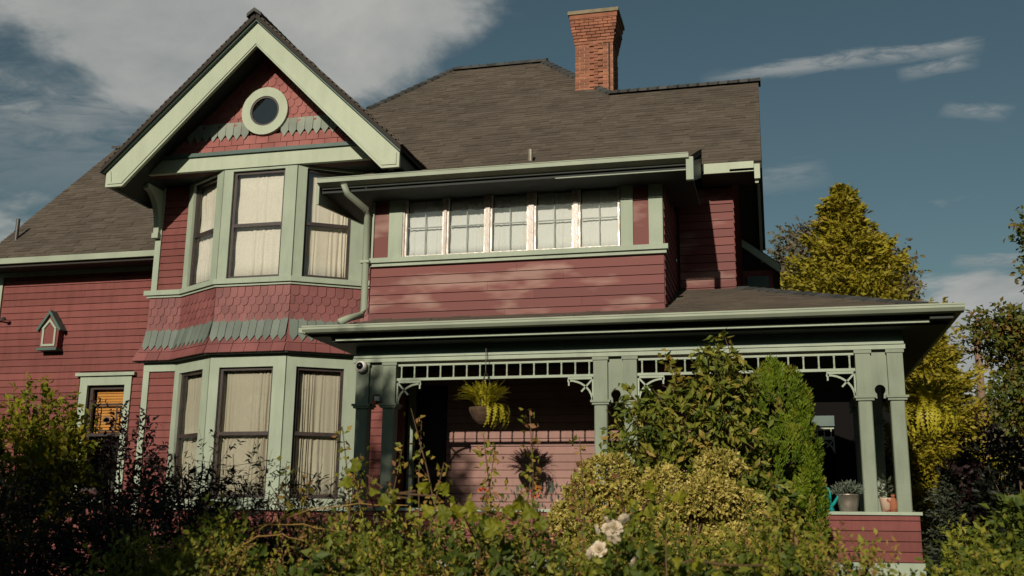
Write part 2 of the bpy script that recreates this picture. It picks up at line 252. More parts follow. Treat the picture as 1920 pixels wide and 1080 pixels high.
class MB:
    def __init__(s): s.v = []; s.f = []
    def add(s, v, f):
        b = len(s.v); s.v += [tuple(p) for p in v]; s.f += [tuple(i + b for i in q) for q in f]; return s
    def box(s, x0, x1, y0, y1, z0, z1):
        return s.add([(x0, y0, z0), (x1, y0, z0), (x1, y1, z0), (x0, y1, z0), (x0, y0, z1), (x1, y0, z1), (x1, y1, z1), (x0, y1, z1)],
                     [(0, 3, 2, 1), (4, 5, 6, 7), (0, 1, 5, 4), (1, 2, 6, 5), (2, 3, 7, 6), (3, 0, 4, 7)])
    def obox(s, O, u, n, u0, u1, z0, z1, n0, n1):
        """box on a vertical plane: O origin, u horizontal along wall, n outward; between outward offsets n0 < n1"""
        P = lambda a, b, c: (O[0] + u[0] * a + n[0] * b, O[1] + u[1] * a + n[1] * b, c)
        v = [P(u0, n1, z0), P(u1, n1, z0), P(u1, n0, z0), P(u0, n0, z0), P(u0, n1, z1), P(u1, n1, z1), P(u1, n0, z1), P(u0, n0, z1)]
        return s.add(v, [(0, 3, 2, 1), (4, 5, 6, 7), (0, 1, 5, 4), (1, 2, 6, 5), (2, 3, 7, 6), (3, 0, 4, 7)])
    def prism(s, poly, axis, a0, a1):
        """extrude a 2D polygon; axis 'y': poly in (x,z), axis 'x': poly in (y,z), axis 'z': poly in (x,y)"""
        k = len(poly); P = {'y': lambda p, a: (p[0], a, p[1]), 'x': lambda p, a: (a, p[0], p[1]), 'z': lambda p, a: (p[0], p[1], a)}[axis]
        return s.add([P(p, a0) for p in poly] + [P(p, a1) for p in poly], [tuple(range(k)), tuple(range(2 * k - 1, k - 1, -1))] + [(i, i + k, (i + 1) % k + k, (i + 1) % k) for i in range(k)])
    def tube(s, pts, r, seg=6, cap=True):
        pts = [Vector(p) for p in pts]; rs = r if isinstance(r, (list, tuple)) else [r] * len(pts); rings = []
        for i, p in enumerate(pts):
            d = (pts[min(i + 1, len(pts) - 1)] - pts[max(i - 1, 0)]).normalized(); a = d.cross(Vector((0, 0, 1)) if abs(d.z) < 0.9 else Vector((1, 0, 0))).normalized(); b = d.cross(a)
            rings.append([p + (a * math.cos(t) + b * math.sin(t)) * rs[i] for t in [2 * math.pi * j / seg for j in range(seg)]])
        v = [q for rg in rings for q in rg]; f = []
        for i in range(len(rings) - 1):
            for j in range(seg): f.append((i * seg + j, i * seg + (j + 1) % seg, (i + 1) * seg + (j + 1) % seg, (i + 1) * seg + j))
        if cap: f += [tuple(range(seg - 1, -1, -1)), tuple(range((len(rings) - 1) * seg, len(rings) * seg))]
        return s.add(v, f)
    def lathe(s, c, prof, seg=20):
        k = len(prof); v = [(c[0] + r * math.cos(2 * math.pi * j / seg), c[1] + r * math.sin(2 * math.pi * j / seg), c[2] + z) for r, z in prof for j in range(seg)]
        f = [(i * seg + j, i * seg + (j + 1) % seg, (i + 1) * seg + (j + 1) % seg, (i + 1) * seg + j) for i in range(k - 1) for j in range(seg)]
        return s.add(v, f)
    def build(s, name, mat, parent=None, smooth=False, tone=None): return mesh_np(name, s.v, s.f, mat, parent, tone, smooth)
def box(name, b, mat, parent): return MB().box(*b).build(name, mat, parent)
def obj_copy(o, parent, w, rot=None):
    c = o.copy(); link(c, parent, w)
    if rot is not None: c.rotation_euler = rot
    return c

# ------------------------------------------------------------------ ground
gv = [(-300, -200, 0), (300, -200, 0), (300, 500, 0), (-300, 500, 0)]
tag(mesh_np('ground', gv, [(0, 1, 2, 3)], M['ground']), kind='structure')

# ------------------------------------------------------------------ house
house = thing('victorian_house', (-4, 3, 0), 'large red and sage green timber house with gabled bay, chimney and columned front porch', 'house')
YC, YS, YW, YP = 0.75, 1.20, 1.70, 0.13      # bay front, bay strips, main wall, glazed upper room
EXPO = 0.0965
XV, YV = (1, 0, 0), (0, 1, 0)
def wall_part(name, O, u, n, u0, u1, z0, z1, mat, openings=(), th=0.12, clip=None):
    """wall backing with rectangular openings, its face at outward offset -0.014"""
    mb = MB(); us = sorted({u0, u1, *[a for o in openings for a in o[:2]]}); zs = sorted({z0, z1, *[a for o in openings for a in o[2:]]})
    for a, b in zip(us, us[1:]):
        runs = []
        for c, d in zip(zs, zs[1:]):
            m = ((a + b) / 2, (c + d) / 2)
            if any(o[0] < m[0] < o[1] and o[2] < m[1] < o[3] for o in openings): continue
            if runs and abs(runs[-1][1] - c) < 1e-6: runs[-1][1] = d
            else: runs.append([c, d])
        for c, d in runs: mb.obox(O, u, n, a, b, c, d, -th, -0.014)
    return mb.build(name, mat, house)
def siding(wall, O, u, n, u0, u1, z0, z1, mat, openings=(), expo=EXPO, edge=None, thick=0.016, gap=0.007):
    """each clapboard is an object: a board with its bottom edge proud, cut at the openings; edge(z) -> (u0,u1) for sloped ends"""
    z = z0; i = 0
    while z < z1 - 0.02:
        t = min(z + expo - gap, z1); a, b = (u0, u1) if edge is None else edge((z + t) / 2)
        segs = [(a, b)]
        for o in openings:
            if o[2] < t - 0.01 and o[3] > z + 0.01:
                ns = []
                for s in segs:
                    if o[1] <= s[0] or o[0] >= s[1]: ns.append(s); continue
                    if o[0] > s[0] + 0.01: ns.append((s[0], o[0]))
                    if o[1] < s[1] - 0.01: ns.append((o[1], s[1]))
                segs = ns
        for s in segs:
            if s[1] - s[0] < 0.02: continue
            cuts = [s[0]]                                  # butt joints in long boards
            while s[1] - cuts[-1] > 2.6:
                c = cuts[-1] + 1.1 + ((i * 0.618 + len(cuts) * 0.37) % 1) * 1.4
                if c > s[1] - 0.4: break
                cuts.append(c)
            cuts.append(s[1])
            for c, d in zip(cuts, cuts[1:]):
                c += 0.0008; d -= 0.0008; w = (random.random() - 0.5) * 0.002
                P = lambda q, e, h: (O[0] + u[0] * q + n[0] * e, O[1] + u[1] * q + n[1] * e, h)
                v = [P(c, thick * 0.75 + w, z), P(d, thick * 0.75 + w, z), P(d, -0.013, z), P(c, -0.013, z), P(c, 0.002 + w, t), P(d, 0.002 + w, t), P(d, -0.013, t), P(c, -0.013, t)]
                mesh_np('siding_board', v, [(0, 3, 2, 1), (4, 5, 6, 7), (0, 1, 5, 4), (1, 2, 6, 5), (2, 3, 7, 6), (3, 0, 4, 7)], mat, wall)
        z += expo; i += 1
def board(name, O, u, n, u0, u1, z0, z1, n0, n1, mat, parent): return MB().obox(O, u, n, u0, u1, z0, z1, n0, n1).build(name, mat, parent)
def sash_window(O, u, n, u0, u1, z0, z1, zm, sash=0.045, mat='sash', glass='glass', rec=0.02, label=None, bars=()):
    """double-hung window in an opening: frame part with panes and meeting rail under it"""
    w = MB(); a = -rec - 0.04; b = -rec
    w.obox(O, u, n, u0, u0 + sash, z0, z1, a, b).obox(O, u, n, u1 - sash, u1, z0, z1, a, b)
    w.obox(O, u, n, u0 + sash, u1 - sash, z1 - sash, z1, a, b).obox(O, u, n, u0 + sash, u1 - sash, z0, z0 + sash * 1.3, a, b)
    o = w.build('window', M[mat], house)
    if label: o['label'] = label
    if zm: board('meeting_rail', O, u, n, u0 + sash, u1 - sash, zm - 0.022, zm + 0.022, a - 0.002, b + 0.004, M[mat], o)
    for c, d in (((zm, z1 - sash), (z0 + sash * 1.3, zm)) if zm else ((z0 + sash * 1.3, z1 - sash),)):
        board('pane', O, u, n, u0 + sash, u1 - sash, c, d, -rec - 0.021, -rec - 0.0195, M[glass], o)
    return o
def pleat(name, O, u, n, u0, u1, z0, z1, off, amp, folds, mat, label, group=None, seed=0, part=None):
    """hanging curtain: a sheet of irregular folds with a little thickness"""
    r = random.Random(seed); K = max(40, folds * 8); ph = [r.random() * 6.28 for _ in range(4)]; V = []; F = []; R = 6
    for j in range(R + 1):
        z = z1 + (z0 - z1) * j / R
        for i in range(K + 1):
            t = i / K; q = (t + 0.035 * math.sin(t * 9 + ph[0]) + 0.012 * math.sin(t * 23 + ph[1]) + 0.010 * (j / R) * math.sin(t * 5 + ph[3])) * folds * 2 * math.pi; g = (0.35 + 0.65 * j / R) * (0.55 + 0.45 * math.sin(t * 7.3 + ph[3]))
            d = off + amp * g * (math.sin(q + 0.8 * math.sin(q * 0.37 + ph[0])) * 0.7 + 0.3 * math.sin(q * 0.53 + ph[1])) + 0.01 * math.sin(3 * j + ph[2])
            uu = u0 + (u1 - u0) * t + 0.006 * math.sin(q * 0.5 + j)
            V.append((O[0] + u[0] * uu + n[0] * d, O[1] + u[1] * uu + n[1] * d, z))
    for j in range(R):
        for i in range(K): a = j * (K + 1) + i; F.append((a, a + K + 1, a + K + 2, a + 1))
    o = mesh_np(name, V, F, M[mat], None, None, True); so_ = o.modifiers.new('thickness', 'SOLIDIFY'); so_.thickness = 0.003
    return tag(o, label, 'curtain', group)
FR = (0, -1, 0)                                       # outward normal of the front
# --- left wing wall
W0 = (0, YW, 0)
wl = wall_part('wall', W0, XV, FR, -10.85, -7.9, 0.4, 5.25, M['backing'], [(-9.18, -8.60, 2.10, 3.53)])
siding(wl, W0, XV, FR, -10.74, -7.95, 0.45, 5.13, M['red'], [(-9.33, -8.50, 1.9, 3.69)])
board('corner_board', W0, XV, FR, -10.86, -10.75, 0.4, 5.13, -0.01, 0.03, M['green'], wl)
board('frieze_board', W0, XV, FR, -10.85, -8.0, 5.13, 5.25, -0.01, 0.035, M['green'], wl)
# stained window
ww = sash_window(W0, XV, FR, -9.18, -8.60, 2.10, 3.53, 2.86, 0.05, rec=0.04, label='small leaded window with amber blind')
for nm, a in (('casing', (-9.30, -9.18, 2.0, 3.53)), ('casing', (-8.60, -8.50, 2.0, 3.53)), ('casing', (-9.30, -8.50, 3.53, 3.655))): board(nm, W0, XV, FR, *a, -0.01, 0.035, M['green'], ww)
board('head_cap', W0, XV, FR, -9.36, -8.44, 3.655, 3.70, -0.01, 0.075, M['green'], ww)
board('sill', W0, XV, FR, -9.34, -8.46, 1.94, 2.0, -0.01, 0.07, M['green'], ww)
for k in range(16):                                    # slatted amber blind behind the glass
    z = 2.89 + k * 0.039
    board('blind_slat', W0, XV, FR, -9.12, -8.66, z, z + 0.032, -0.135 - 0.006 * (k % 2), -0.125 - 0.006 * (k % 2), M['amber'], ww)
lead = MB(); lead.obox(W0, XV, FR, -9.13, -8.65, 3.255, 3.285, -0.056, -0.05).obox(W0, XV, FR, -9.05, -9.03, 2.90, 3.255, -0.056, -0.05).obox(W0, XV, FR, -8.75, -8.73, 2.90, 3.255, -0.056, -0.05).obox(W0, XV, FR, -9.03, -8.75, 2.90, 2.925, -0.056, -0.05)
lead.build('leading', M['sash'], ww)
mot = MB()
for k in range(9):
    a = math.pi * (0.05 + 0.9 * k / 8); p = Vector((-8.89, YW + 0.052, 3.03)); q = p + Vector((math.cos(a) * 0.085, 0, math.sin(a) * 0.10)); s = Vector((-math.sin(a), 0, math.cos(a))) * 0.018
    mot.add([p, (p + q) / 2 + s, q, (p + q) / 2 - s], [(0, 1, 2, 3)])
mot.build('leaded_motif', M['amber_dark'], ww)
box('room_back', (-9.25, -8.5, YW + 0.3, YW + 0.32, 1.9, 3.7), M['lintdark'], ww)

# --- bay
BX = -6.27; HW = 0.51; FA = 0.75
cL, cR = BX - HW, BX + HW; eL, eR = cL - FA, cR + FA
fl = math.hypot(FA, YS - YC)
facets = [((-8.0, YS, 0), (1, 0, 0), (0, -1, 0), eL + 8.0, 'strip'),
          ((eL, YS, 0), (FA / fl, (YC - YS) / fl, 0), None, fl, 'left'),
          ((cL, YC, 0), (1, 0, 0), (0, -1, 0), 2 * HW, 'centre'),
          ((cR, YC, 0), (FA / fl, (YS - YC) / fl, 0), None, fl, 'right'),
          ((eR, YS, 0), (1, 0, 0), (0, -1, 0), -4.5 - eR, 'strip')]
facets = [(O, u, n or (u[1], -u[0], 0), w, k) for O, u, n, w, k in facets]
Z_UP0, Z_UP1, Z_LO0, Z_LO1 = 4.70, 6.13, 2.00, 3.58
CURT = {('left', 1): ('lace', 'cream lace curtain in the narrow left window of the upper bay'), ('centre', 1): ('lace', 'cream lace curtain in the centre window of the upper bay'),
        ('right', 1): ('sheer', 'cream pleated curtain in the right window of the upper bay, partly behind the eave'), ('left', 0): ('drape', 'beige curtain in the narrow left window of the lower bay, behind dark twigs'),
        ('centre', 0): ('drape', 'beige pleated curtain in the centre window of the lower bay'), ('right', 0): ('drape', 'beige pleated curtain in the right window of the lower bay, next to the porch')}
for O, u, n, w, kind in facets:
    if kind == 'strip':
        wp = wall_part('wall', O, u, n, 0, w, 0.4, 6.16, M['backing']); left = O[0] < -7
        cb = (0, 0.085) if left else (w - 0.10, w)
        s0, s1 = (0.086, w) if left else (0, w - 0.101)
        siding(wp, O, u, n, s0, s1, 4.70, 6.16, M['red']); siding(wp, O, u, n, s0, s1, 0.45, 3.62, M['red'])
        board('corner_board', O, u, n, *cb, 4.70, 6.16, -0.01, 0.03, M['green'], wp); board('corner_board', O, u, n, *cb, 0.45, 3.62, -0.01, 0.03, M['green'], wp)
        board('frieze_board', O, u, n, 0, w, 3.62, 3.74, -0.01, 0.034, M['green'], wp)
    else:
        a0, a1 = (0.128, 2 * HW - 0.165) if kind == 'centre' else ((0.115, 0.70) if kind == 'right' else (0.12, 0.72))
        ops = [(a0, a1, Z_UP0, Z_UP1), (a0, a1, Z_LO0, Z_LO1)]
        wp = wall_part('wall', O, u, n, 0, w, 0.4, 6.16, M['backing'], ops, th=0.06)
        siding(wp, O, u, n, 0.0, w, 0.45, 1.86, M['red'])
        for z0, z1, lev in ((Z_UP0, Z_UP1, 1), (Z_LO0, Z_LO1, 0)):
            top = 6.16 if lev else 3.74
            win = sash_window(O, u, n, a0, a1, z0, z1, 5.41 if lev else 2.77, 0.036, rec=0.015)
            for nm, q in (('casing', (0.0, a0, z0, top)), ('casing', (a1, w, z0, top)), ('casing', (a0, a1, z1, top))):
                board(nm, O, u, n, *q, -0.012, 0.028, M['green'], win)
            if not lev: board('sill', O, u, n, -0.02, w + 0.02, 1.86, 2.0, -0.012, 0.06, M['green'], win)
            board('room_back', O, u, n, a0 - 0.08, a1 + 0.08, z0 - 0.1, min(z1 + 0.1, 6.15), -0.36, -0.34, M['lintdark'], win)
            cm, lab = CURT[(kind, lev)]
            if kind == 'centre' and lev: pleat('curtain', O, u, n, a0 + 0.01, a1 - 0.01, z0, z1 - 0.02, -0.095, 0.016, 9, cm, lab, seed=3)
            else: pleat('curtain', O, u, n, a0 - 0.05, a1 + 0.05, z0, z1 + 0.01, -0.105, 0.022 if lev else 0.036, {'left': 9, 'centre': 12, 'right': 11}[kind] + (0 if lev else 4), cm, lab, seed=len(kind) + lev)
# sill belt between the storeys and shingled, flared skirt
def offs(k, d):                                       # bay outline pushed outwards by d, in plan
    P = [(-8.0, YS), (eL, YS), (cL, YC), (cR, YC), (eR, YS), (-4.5, YS)]
    t = (math.sqrt(1 + ((YS - YC) / FA) ** 2) - (YS - YC) / FA)
    q = d * math.tan(math.atan2(YS - YC, FA) / 2)
    return [(-8.0 - d, YS - d), (eL - 0 + q * -1, YS - d), (cL - q, YC - d), (cR + q, YC - d), (eR + q, YS - d), (-4.5, YS - d)][k]
def belt(name, z0, z1, d0, d1, mat, parent):
    mb = MB()
    for k in range(5):
        a, b = offs(k, d1), offs(k + 1, d1); c, d = offs(k, d0), offs(k + 1, d0)
        mb.add([(*a, z0), (*b, z0), (*d, z0), (*c, z0), (*a, z1), (*b, z1), (*d, z1), (*c, z1)], [(0, 3, 2, 1), (4, 5, 6, 7), (0, 1, 5, 4), (2, 3, 7, 6), (1, 2, 6, 5), (3, 0, 4, 7)])
    return mb.build(name, mat, parent)
def flare(z): t = max(0, min(1, (4.3 - z) / 0.56)); return 0.012 + 0.13 * t * t
mbs = MB(); zs_ = [4.62, 4.4, 4.3, 4.2, 4.1, 4.0, 3.9, 3.82, 3.755]
for k in range(5):
    for za, zb_ in zip(zs_, zs_[1:]):
        a, b, c, d = offs(k, flare(za) - .002), offs(k + 1, flare(za) - .002), offs(k + 1, flare(zb_) - .002), offs(k, flare(zb_) - .002)
        mbs.add([(*a, za), (*b, za), (*c, zb_), (*d, zb_)], [(3, 2, 1, 0)])
skirt = mbs.build('bay_skirt', M['red_gable'], house)
belt('sill_belt', 4.635, 4.70, -0.1, 0.075, M['green'], skirt); belt('belt_moulding', 4.605, 4.635, -0.1, 0.045, M['green'], skirt)
def flare(z): t = max(0, min(1, (4.3 - z) / 0.56)); return 0.012 + 0.13 * t * t
MESHC = {}
def shingle_poly(w, h, shape):
    if shape == 'scallop': return [(-w / 2, 0)] + [(-w / 2, -h + w / 2 * 0.9)] + [(w / 2 * math.cos(a), -h + w / 2 * 0.9 + w / 2 * 0.9 * math.sin(a)) for a in [math.pi * (1 + t / 6) for t in range(1, 6)]] + [(w / 2, -h + w / 2 * 0.9), (w / 2, 0)]
    if shape == 'diamond': return [(-w / 2, 0), (-w / 2, -h + w * 0.8), (0, -h), (w / 2, -h + w * 0.8), (w / 2, 0)]
    return [(-w / 2, 0), (-w / 2, -h), (w / 2, -h), (w / 2, 0)]
def shingle(parent, P, u, down, nn, w, h, shape, mat, th=0.012):
    """one wall shingle: P top centre in world, u across, down along slope, nn outward"""
    key = (tuple(round(c, 3) for c in (*u, *down)), round(w, 3), round(h, 3), shape, mat)
    if key not in MESHC:
        poly = shingle_poly(w - 0.006, h, shape); k = len(poly); u, down, nn = Vector(u), Vector(down), Vector(nn)
        f = [u * a - down * b + nn * (th * 0.25 + th * (-b / h)) for a, b in poly]; bk = [u * a - down * b - nn * 0.004 for a, b in poly]
        me = bpy.data.meshes.new('wall_shingle'); me.from_pydata([tuple(p) for p in f + bk], [], [tuple(range(k))] + [(i, i + k, (i + 1) % k + k, (i + 1) % k) for i in range(k)]); me.materials.append(M[mat]); MESHC[key] = me
    return link(bpy.data.objects.new('wall_shingle', MESHC[key]), parent, P)
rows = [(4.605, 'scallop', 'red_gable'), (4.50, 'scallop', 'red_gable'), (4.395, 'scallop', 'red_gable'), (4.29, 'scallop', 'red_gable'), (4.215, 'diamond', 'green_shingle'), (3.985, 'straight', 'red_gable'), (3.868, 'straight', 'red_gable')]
SW = 0.105
for k in range(5):
    for r, (zt, shp, mt) in enumerate(rows):
        h = {'scallop': 0.145, 'diamond': 0.335, 'straight': 0.125}[shp]
        zb = zt - h; d0, d1 = flare(zt) + 0.004 * 0, flare(zb)
        if shp != 'straight' and zb < 3.9: d1 += 0.012
        a, b = offs(k, d0), offs(k + 1, d0); A = Vector((*a, zt)); B = Vector((*b, zt)); a2, b2 = offs(k, d1), offs(k + 1, d1)
        mid0 = (A + B) / 2; mid1 = (Vector((*a2, zb)) + Vector((*b2, zb))) / 2
        u = (B - A).normalized(); wdt = (B - A).length; nrm0 = Vector((u.y, -u.x, 0)); dv = Vector((0, 0, -h)) + nrm0 * (d1 - d0); hl = dv.length; dv.normalize(); nn = u.cross(-dv) * 1; nn = nn if nn.dot(nrm0) > 0 else -nn
        sw = SW * (1.7 if shp == 'straight' else 1.0); cnt = max(1, round(wdt / sw)); sw = wdt / cnt
        for i in range(cnt):
            sh = 0.5 if (r % 2 and shp == 'scallop') else 0
            if sh and i == cnt - 1: continue
            shingle(skirt, A + u * (sw * (i + 0.5 + sh)) + nn * (0.004 + 0.002 * (i % 2)), u, dv, nn, sw, hl, shp, mt)
        if r % 2 and shp == 'scallop':
            for q in (0.25, cnt - 0.25): shingle(skirt, A + u * (sw * q) + nn * 0.003, u, dv, nn, sw / 2, hl, 'straight', mt)
belt('skirt_shadow_board', 3.735, 3.765, -0.1, 0.12, M['soffit'], skirt)

# --- gable over the bay
gw = MB().prism([(-8.0, 6.16), (-4.5, 6.16), (-4.5, 6.36), (BX + 0.07, 7.98), (-8.0, 6.36)], 'y', YC + 0.02, YC + 0.14).build('gable_wall', M['backing'], house)
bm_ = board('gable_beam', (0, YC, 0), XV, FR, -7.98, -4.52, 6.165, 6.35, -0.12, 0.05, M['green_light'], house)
board('moulding', (0, YC, 0), XV, FR, -7.98, -4.52, 6.352, 6.40, -0.02, 0.085, M['green_dark'], bm_)
box('cutaway_soffit', (-7.995, -4.505, YC + 0.13, 1.6, 6.163, 6.19), M['soffit'], house)
GP = 0.95; GX = -6.2
OVC = (-6.26, 6.925)                                  # porthole centre
zt = 7.62; r = 0
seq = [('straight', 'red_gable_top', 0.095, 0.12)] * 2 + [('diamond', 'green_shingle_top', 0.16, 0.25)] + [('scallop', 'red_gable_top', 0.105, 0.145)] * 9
zc = 6.40
for shp, mt, ex, h in seq:
    ztop = zc + h; zl = zc - (0.03 if shp == 'diamond' else 0.0); ztop -= 0.03 if shp == 'diamond' else 0.0
    half = (7.85 - (zl + ztop) / 2) / GP
    sw = 0.175 if shp == 'straight' else 0.112
    cnt = int(2 * half / sw) + 1
    for i in range(-cnt // 2, cnt // 2 + 1):
        x = GX + (i + (0.5 if r % 2 else 0)) * sw
        if abs(x - GX) > half - sw * 0.2: continue
        if min(math.hypot(x - OVC[0], ztop - h * q_ - OVC[1]) for q_ in (0.1, 0.5, 0.95)) < 0.23: continue
        shingle(gw, Vector((x, YC - (0.013 if shp == 'diamond' else 0.003) - 0.002 * (i % 2), ztop if shp != 'diamond' else ztop)), (1, 0, 0), (0, 0, -1), (0, -1, 0), sw, h, shp, mt)
    zc += ex
    r += 1
# porthole
pw = MB(); SEG = 40
def ring(mb, cx, cz, r0, r1, y0, y1, sx=1.0):
    v = []
    for j in range(SEG):
        a = 2 * math.pi * j / SEG; c, s_ = math.cos(a) * sx, math.sin(a)
        v += [(cx + r1 * c, y0, cz + r1 * s_), (cx + r0 * c, y0, cz + r0 * s_), (cx + r1 * c, y1, cz + r1 * s_), (cx + r0 * c, y1, cz + r0 * s_)]
    f = []
    for j in range(SEG):
        a, b = 4 * j, 4 * ((j + 1) % SEG); f += [(a, b, b + 1, a + 1), (a, a + 2, b + 2, b), (a + 1, b + 1, b + 3, a + 3), (a + 2, a + 3, b + 3, b + 2)]
    return mb.add(v, f)
ph = ring(MB(), *OVC, 0.205, 0.325, YC - 0.055, YC + 0.02).build('round_window', M['green_light'], house)
ring(MB(), *OVC, 0.18, 0.204, YC - 0.046, YC + 0.015).build('round_sash', M['sash'], ph)
V = [(OVC[0] + 0.182 * math.cos(2 * math.pi * j / SEG), YC - 0.034, OVC[1] + 0.182 * math.sin(2 * math.pi * j / SEG)) for j in range(SEG)]
mesh_np('pane', V, [tuple(range(SEG))], M['glass_dark'], ph)
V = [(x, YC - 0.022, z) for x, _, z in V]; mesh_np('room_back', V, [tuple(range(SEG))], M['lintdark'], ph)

# --- roofs
def clip_poly(poly, p, nrm):
    out_ = []
    for i in range(len(poly)):
        a, b = poly[i], poly[(i + 1) % len(poly)]; da = (a[0] - p[0]) * nrm[0] + (a[1] - p[1]) * nrm[1]; db = (b[0] - p[0]) * nrm[0] + (b[1] - p[1]) * nrm[1]
        if da >= 0: out_.append(a)
        if da * db < 0: t = da / (da - db); out_.append((a[0] + (b[0] - a[0]) * t, a[1] + (b[1] - a[1]) * t))
    return out_
def roof_plane(name, pts, shingles=True, thick=0.09, expo=0.084, tabw=0.20, drop=0.02, parent=None):
    """convex roof plane (first edge is the eave): deck slab plus courses of shingle tabs"""
    P = [Vector(p) for p in pts]; u = (P[1] - P[0]).normalized(); nrm = u.cross(P[-1] - P[0]).normalized()
    if nrm.z < 0: nrm = -nrm
    v = nrm.cross(u); v = v if v.z > 0 else -v
    k = len(P); dv = [p - Vector((0, 0, thick + drop)) for p in P]; tv = [p - nrm * drop for p in P]
    slab = mesh_np(name, [tuple(p) for p in tv + dv], [tuple(range(k)), tuple(range(2 * k - 1, k - 1, -1))] + [(i, (i + 1) % k, (i + 1) % k + k, i + k) for i in range(k)], M['roof_under'], parent or house)
    if not shingles: return slab
    uv = [((p - P[0]).dot(u), (p - P[0]).dot(v)) for p in P]; ar = sum(uv[i][0] * uv[(i + 1) % k][1] - uv[(i + 1) % k][0] * uv[i][1] for i in range(k)); sg = 1 if ar > 0 else -1
    vmax = max(q[1] for q in uv); umin = min(q[0] for q in uv); umax = max(q[0] for q in uv)
    V = []; F = []; T = []; row = 0; y = -0.02
    while y < vmax:
        xoff = umin - ((row * 0.37) % 1) * tabw - random.random() * 0.05; x = xoff
        while x < umax:
            wd = tabw * random.uniform(0.55, 1.25); lift = random.choice((0.007, 0.008, 0.009, 0.010, 0.011, 0.016)); tone = random.random(); tone = -0.8 if random.random() < 0.10 else tone  # a few tabs darkened: shadow dashes put into the tone
            q = [(x, y), (x + wd, y), (x + wd, y + expo + 0.03), (x, y + expo + 0.03)]
            for i in range(k):
                if not q: break
                a, b = uv[i], uv[(i + 1) % k]; q = clip_poly(q, a, ((-(b[1] - a[1])) * sg, (b[0] - a[0]) * sg)) if i else clip_poly(q, (0, -0.03), (0, 1))
            if len(q) >= 3:
                b0 = len(V); hgt = lambda yy: -0.012 + lift * max(0.15, 1 - (yy - y) / expo * 0.9) + 0.004
                for (xx, yy) in q: V.append(P[0] + u * xx + v * yy + nrm * hgt(yy))
                for (xx, yy) in q: V.append(P[0] + u * xx + v * yy - nrm * 0.018)
                m = len(q); F.append(tuple(range(b0, b0 + m))); T.append(tone)
                for i in range(m):
                    F.append((b0 + i, b0 + i + m, b0 + (i + 1) % m + m, b0 + (i + 1) % m)); T.append(tone * 0.6)
            x += wd
        y += expo; row += 1
    o = mesh_np('roof_shingles', [tuple(p) for p in V], F, M['roof'], slab, T); tag(o, kind='stuff')
    return slab
def ridge_caps(a, b, parent, w=0.11, step=0.14, fold=0.8):
    a, b = Vector(a), Vector(b); d = (b - a); n = max(1, int(d.length / step)); d.normalize(); s = d.cross(Vector((0, 0, 1))).normalized(); me = None
    for i in range(n):
        p = a + d * (i * step)
        if me is None:
            up = s.cross(d); up = up if up.z > 0 else -up
            v = []
            for t, lf in ((0, 0.022), (step * 1.25, 0.008)):
                for q in (-w, 0, w): v.append(d * t + s * q + up * (lf + 0.012 - abs(q) * fold * 0.5)); v.append(d * t + s * q + up * (-0.014 - abs(q) * fold * 0.5))
            me = bpy.data.meshes.new('ridge_cap'); me.from_pydata([tuple(x) for x in v], [], [(0, 2, 8, 6), (2, 4, 10, 8), (0, 1, 3, 2), (2, 3, 5, 4), (0, 6, 7, 1), (4, 5, 11, 10)]); me.materials.append(M['ridge'])
        link(bpy.data.objects.new('ridge_cap', me), parent, p)
K = 0.95
# left wing
ZL0 = 5.27; yr = 4.15; zr = ZL0 + K * (yr - 1.25)
lw = roof_plane('roof', [(-10.87, 1.25, ZL0), (-6.2, 1.25, ZL0), (-6.2, yr, zr), (-10.87, yr, zr)])
roof_plane('roof', [(-10.87, 2 * yr - 1.25, ZL0), (-6.2, 2 * yr - 1.25, ZL0), (-6.2, yr, zr), (-10.87, yr, zr)], False)
ridge_caps((-10.9, yr, zr + 0.0), (-8.3, yr, zr), lw)
MB().prism([(1.20, 5.20), (1.20, 5.28), (1.30, 5.28), (1.32, 5.20)], 'x', -10.9, -8.002).build('gutter', M['gutter'], lw)
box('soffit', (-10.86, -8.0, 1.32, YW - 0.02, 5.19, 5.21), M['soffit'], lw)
# gable over bay: two slopes
zR = 8.06; ex = 2.03; ze = zR - GP * ex; yb = 0.17; ye_ = 4.2
gl = roof_plane('roof', [(GX - ex, ye_, ze), (GX - ex, yb, ze), (GX, yb, zR), (GX, ye_, zR)], thick=0.07)
gr = roof_plane('roof', [(GX + ex, yb, ze), (GX + ex, 1.3, ze), (GX, ye_, zR), (GX, yb, zR)], thick=0.07)
ridge_caps((GX, yb - 0.04, zR), (GX, ye_, zR), gl, 0.10, 0.14, 1.5)
YB = 0.25
def chevron(o0, o1, i0, i1, endz, xl_o, xl_i, xr_i, xr_o, zl, zr_):
    return None
bb = MB().prism([(-8.19, 5.87), (-8.19, 6.065), (GX, 7.945), (GX, 7.625), (-7.95, 5.87)], 'y', YB, YB + 0.05).build('bargeboard', M['green_light'], gl)
MB().prism([(-8.155, 5.905), (-8.155, 6.045), (-8.12, 6.08), (-8.10, 5.93), (-7.98, 5.93), (GX - 0.0, 7.685), (GX, 7.65), (-7.955, 5.905)], 'y', YB - 0.012, YB - 0.001).build('bargeboard_bead', M['green_light'], gl)
bb2 = MB().prism([(-4.215, 5.86), (-4.44, 5.86), (GX, 7.625), (GX, 7.945), (-4.215, 6.05)], 'y', YB + 0.001, YB + 0.051).build('bargeboard', M['green_light'], gr)
MB().prism([(-4.25, 5.895), (-4.435, 5.895), (GX, 7.65), (GX, 7.685), (-4.41, 5.93), (-4.285, 5.93), (-4.285, 6.07), (-4.25, 6.04)], 'y', YB - 0.012, YB).build('bargeboard_bead', M['green_light'], gr)
MB().prism([(-8.215, 6.045), (-8.215, 6.075), (GX, 7.99), (GX, 7.946)], 'y', YB - 0.05, YB + 0.05).build('crown_moulding', M['green_dark'], gl)
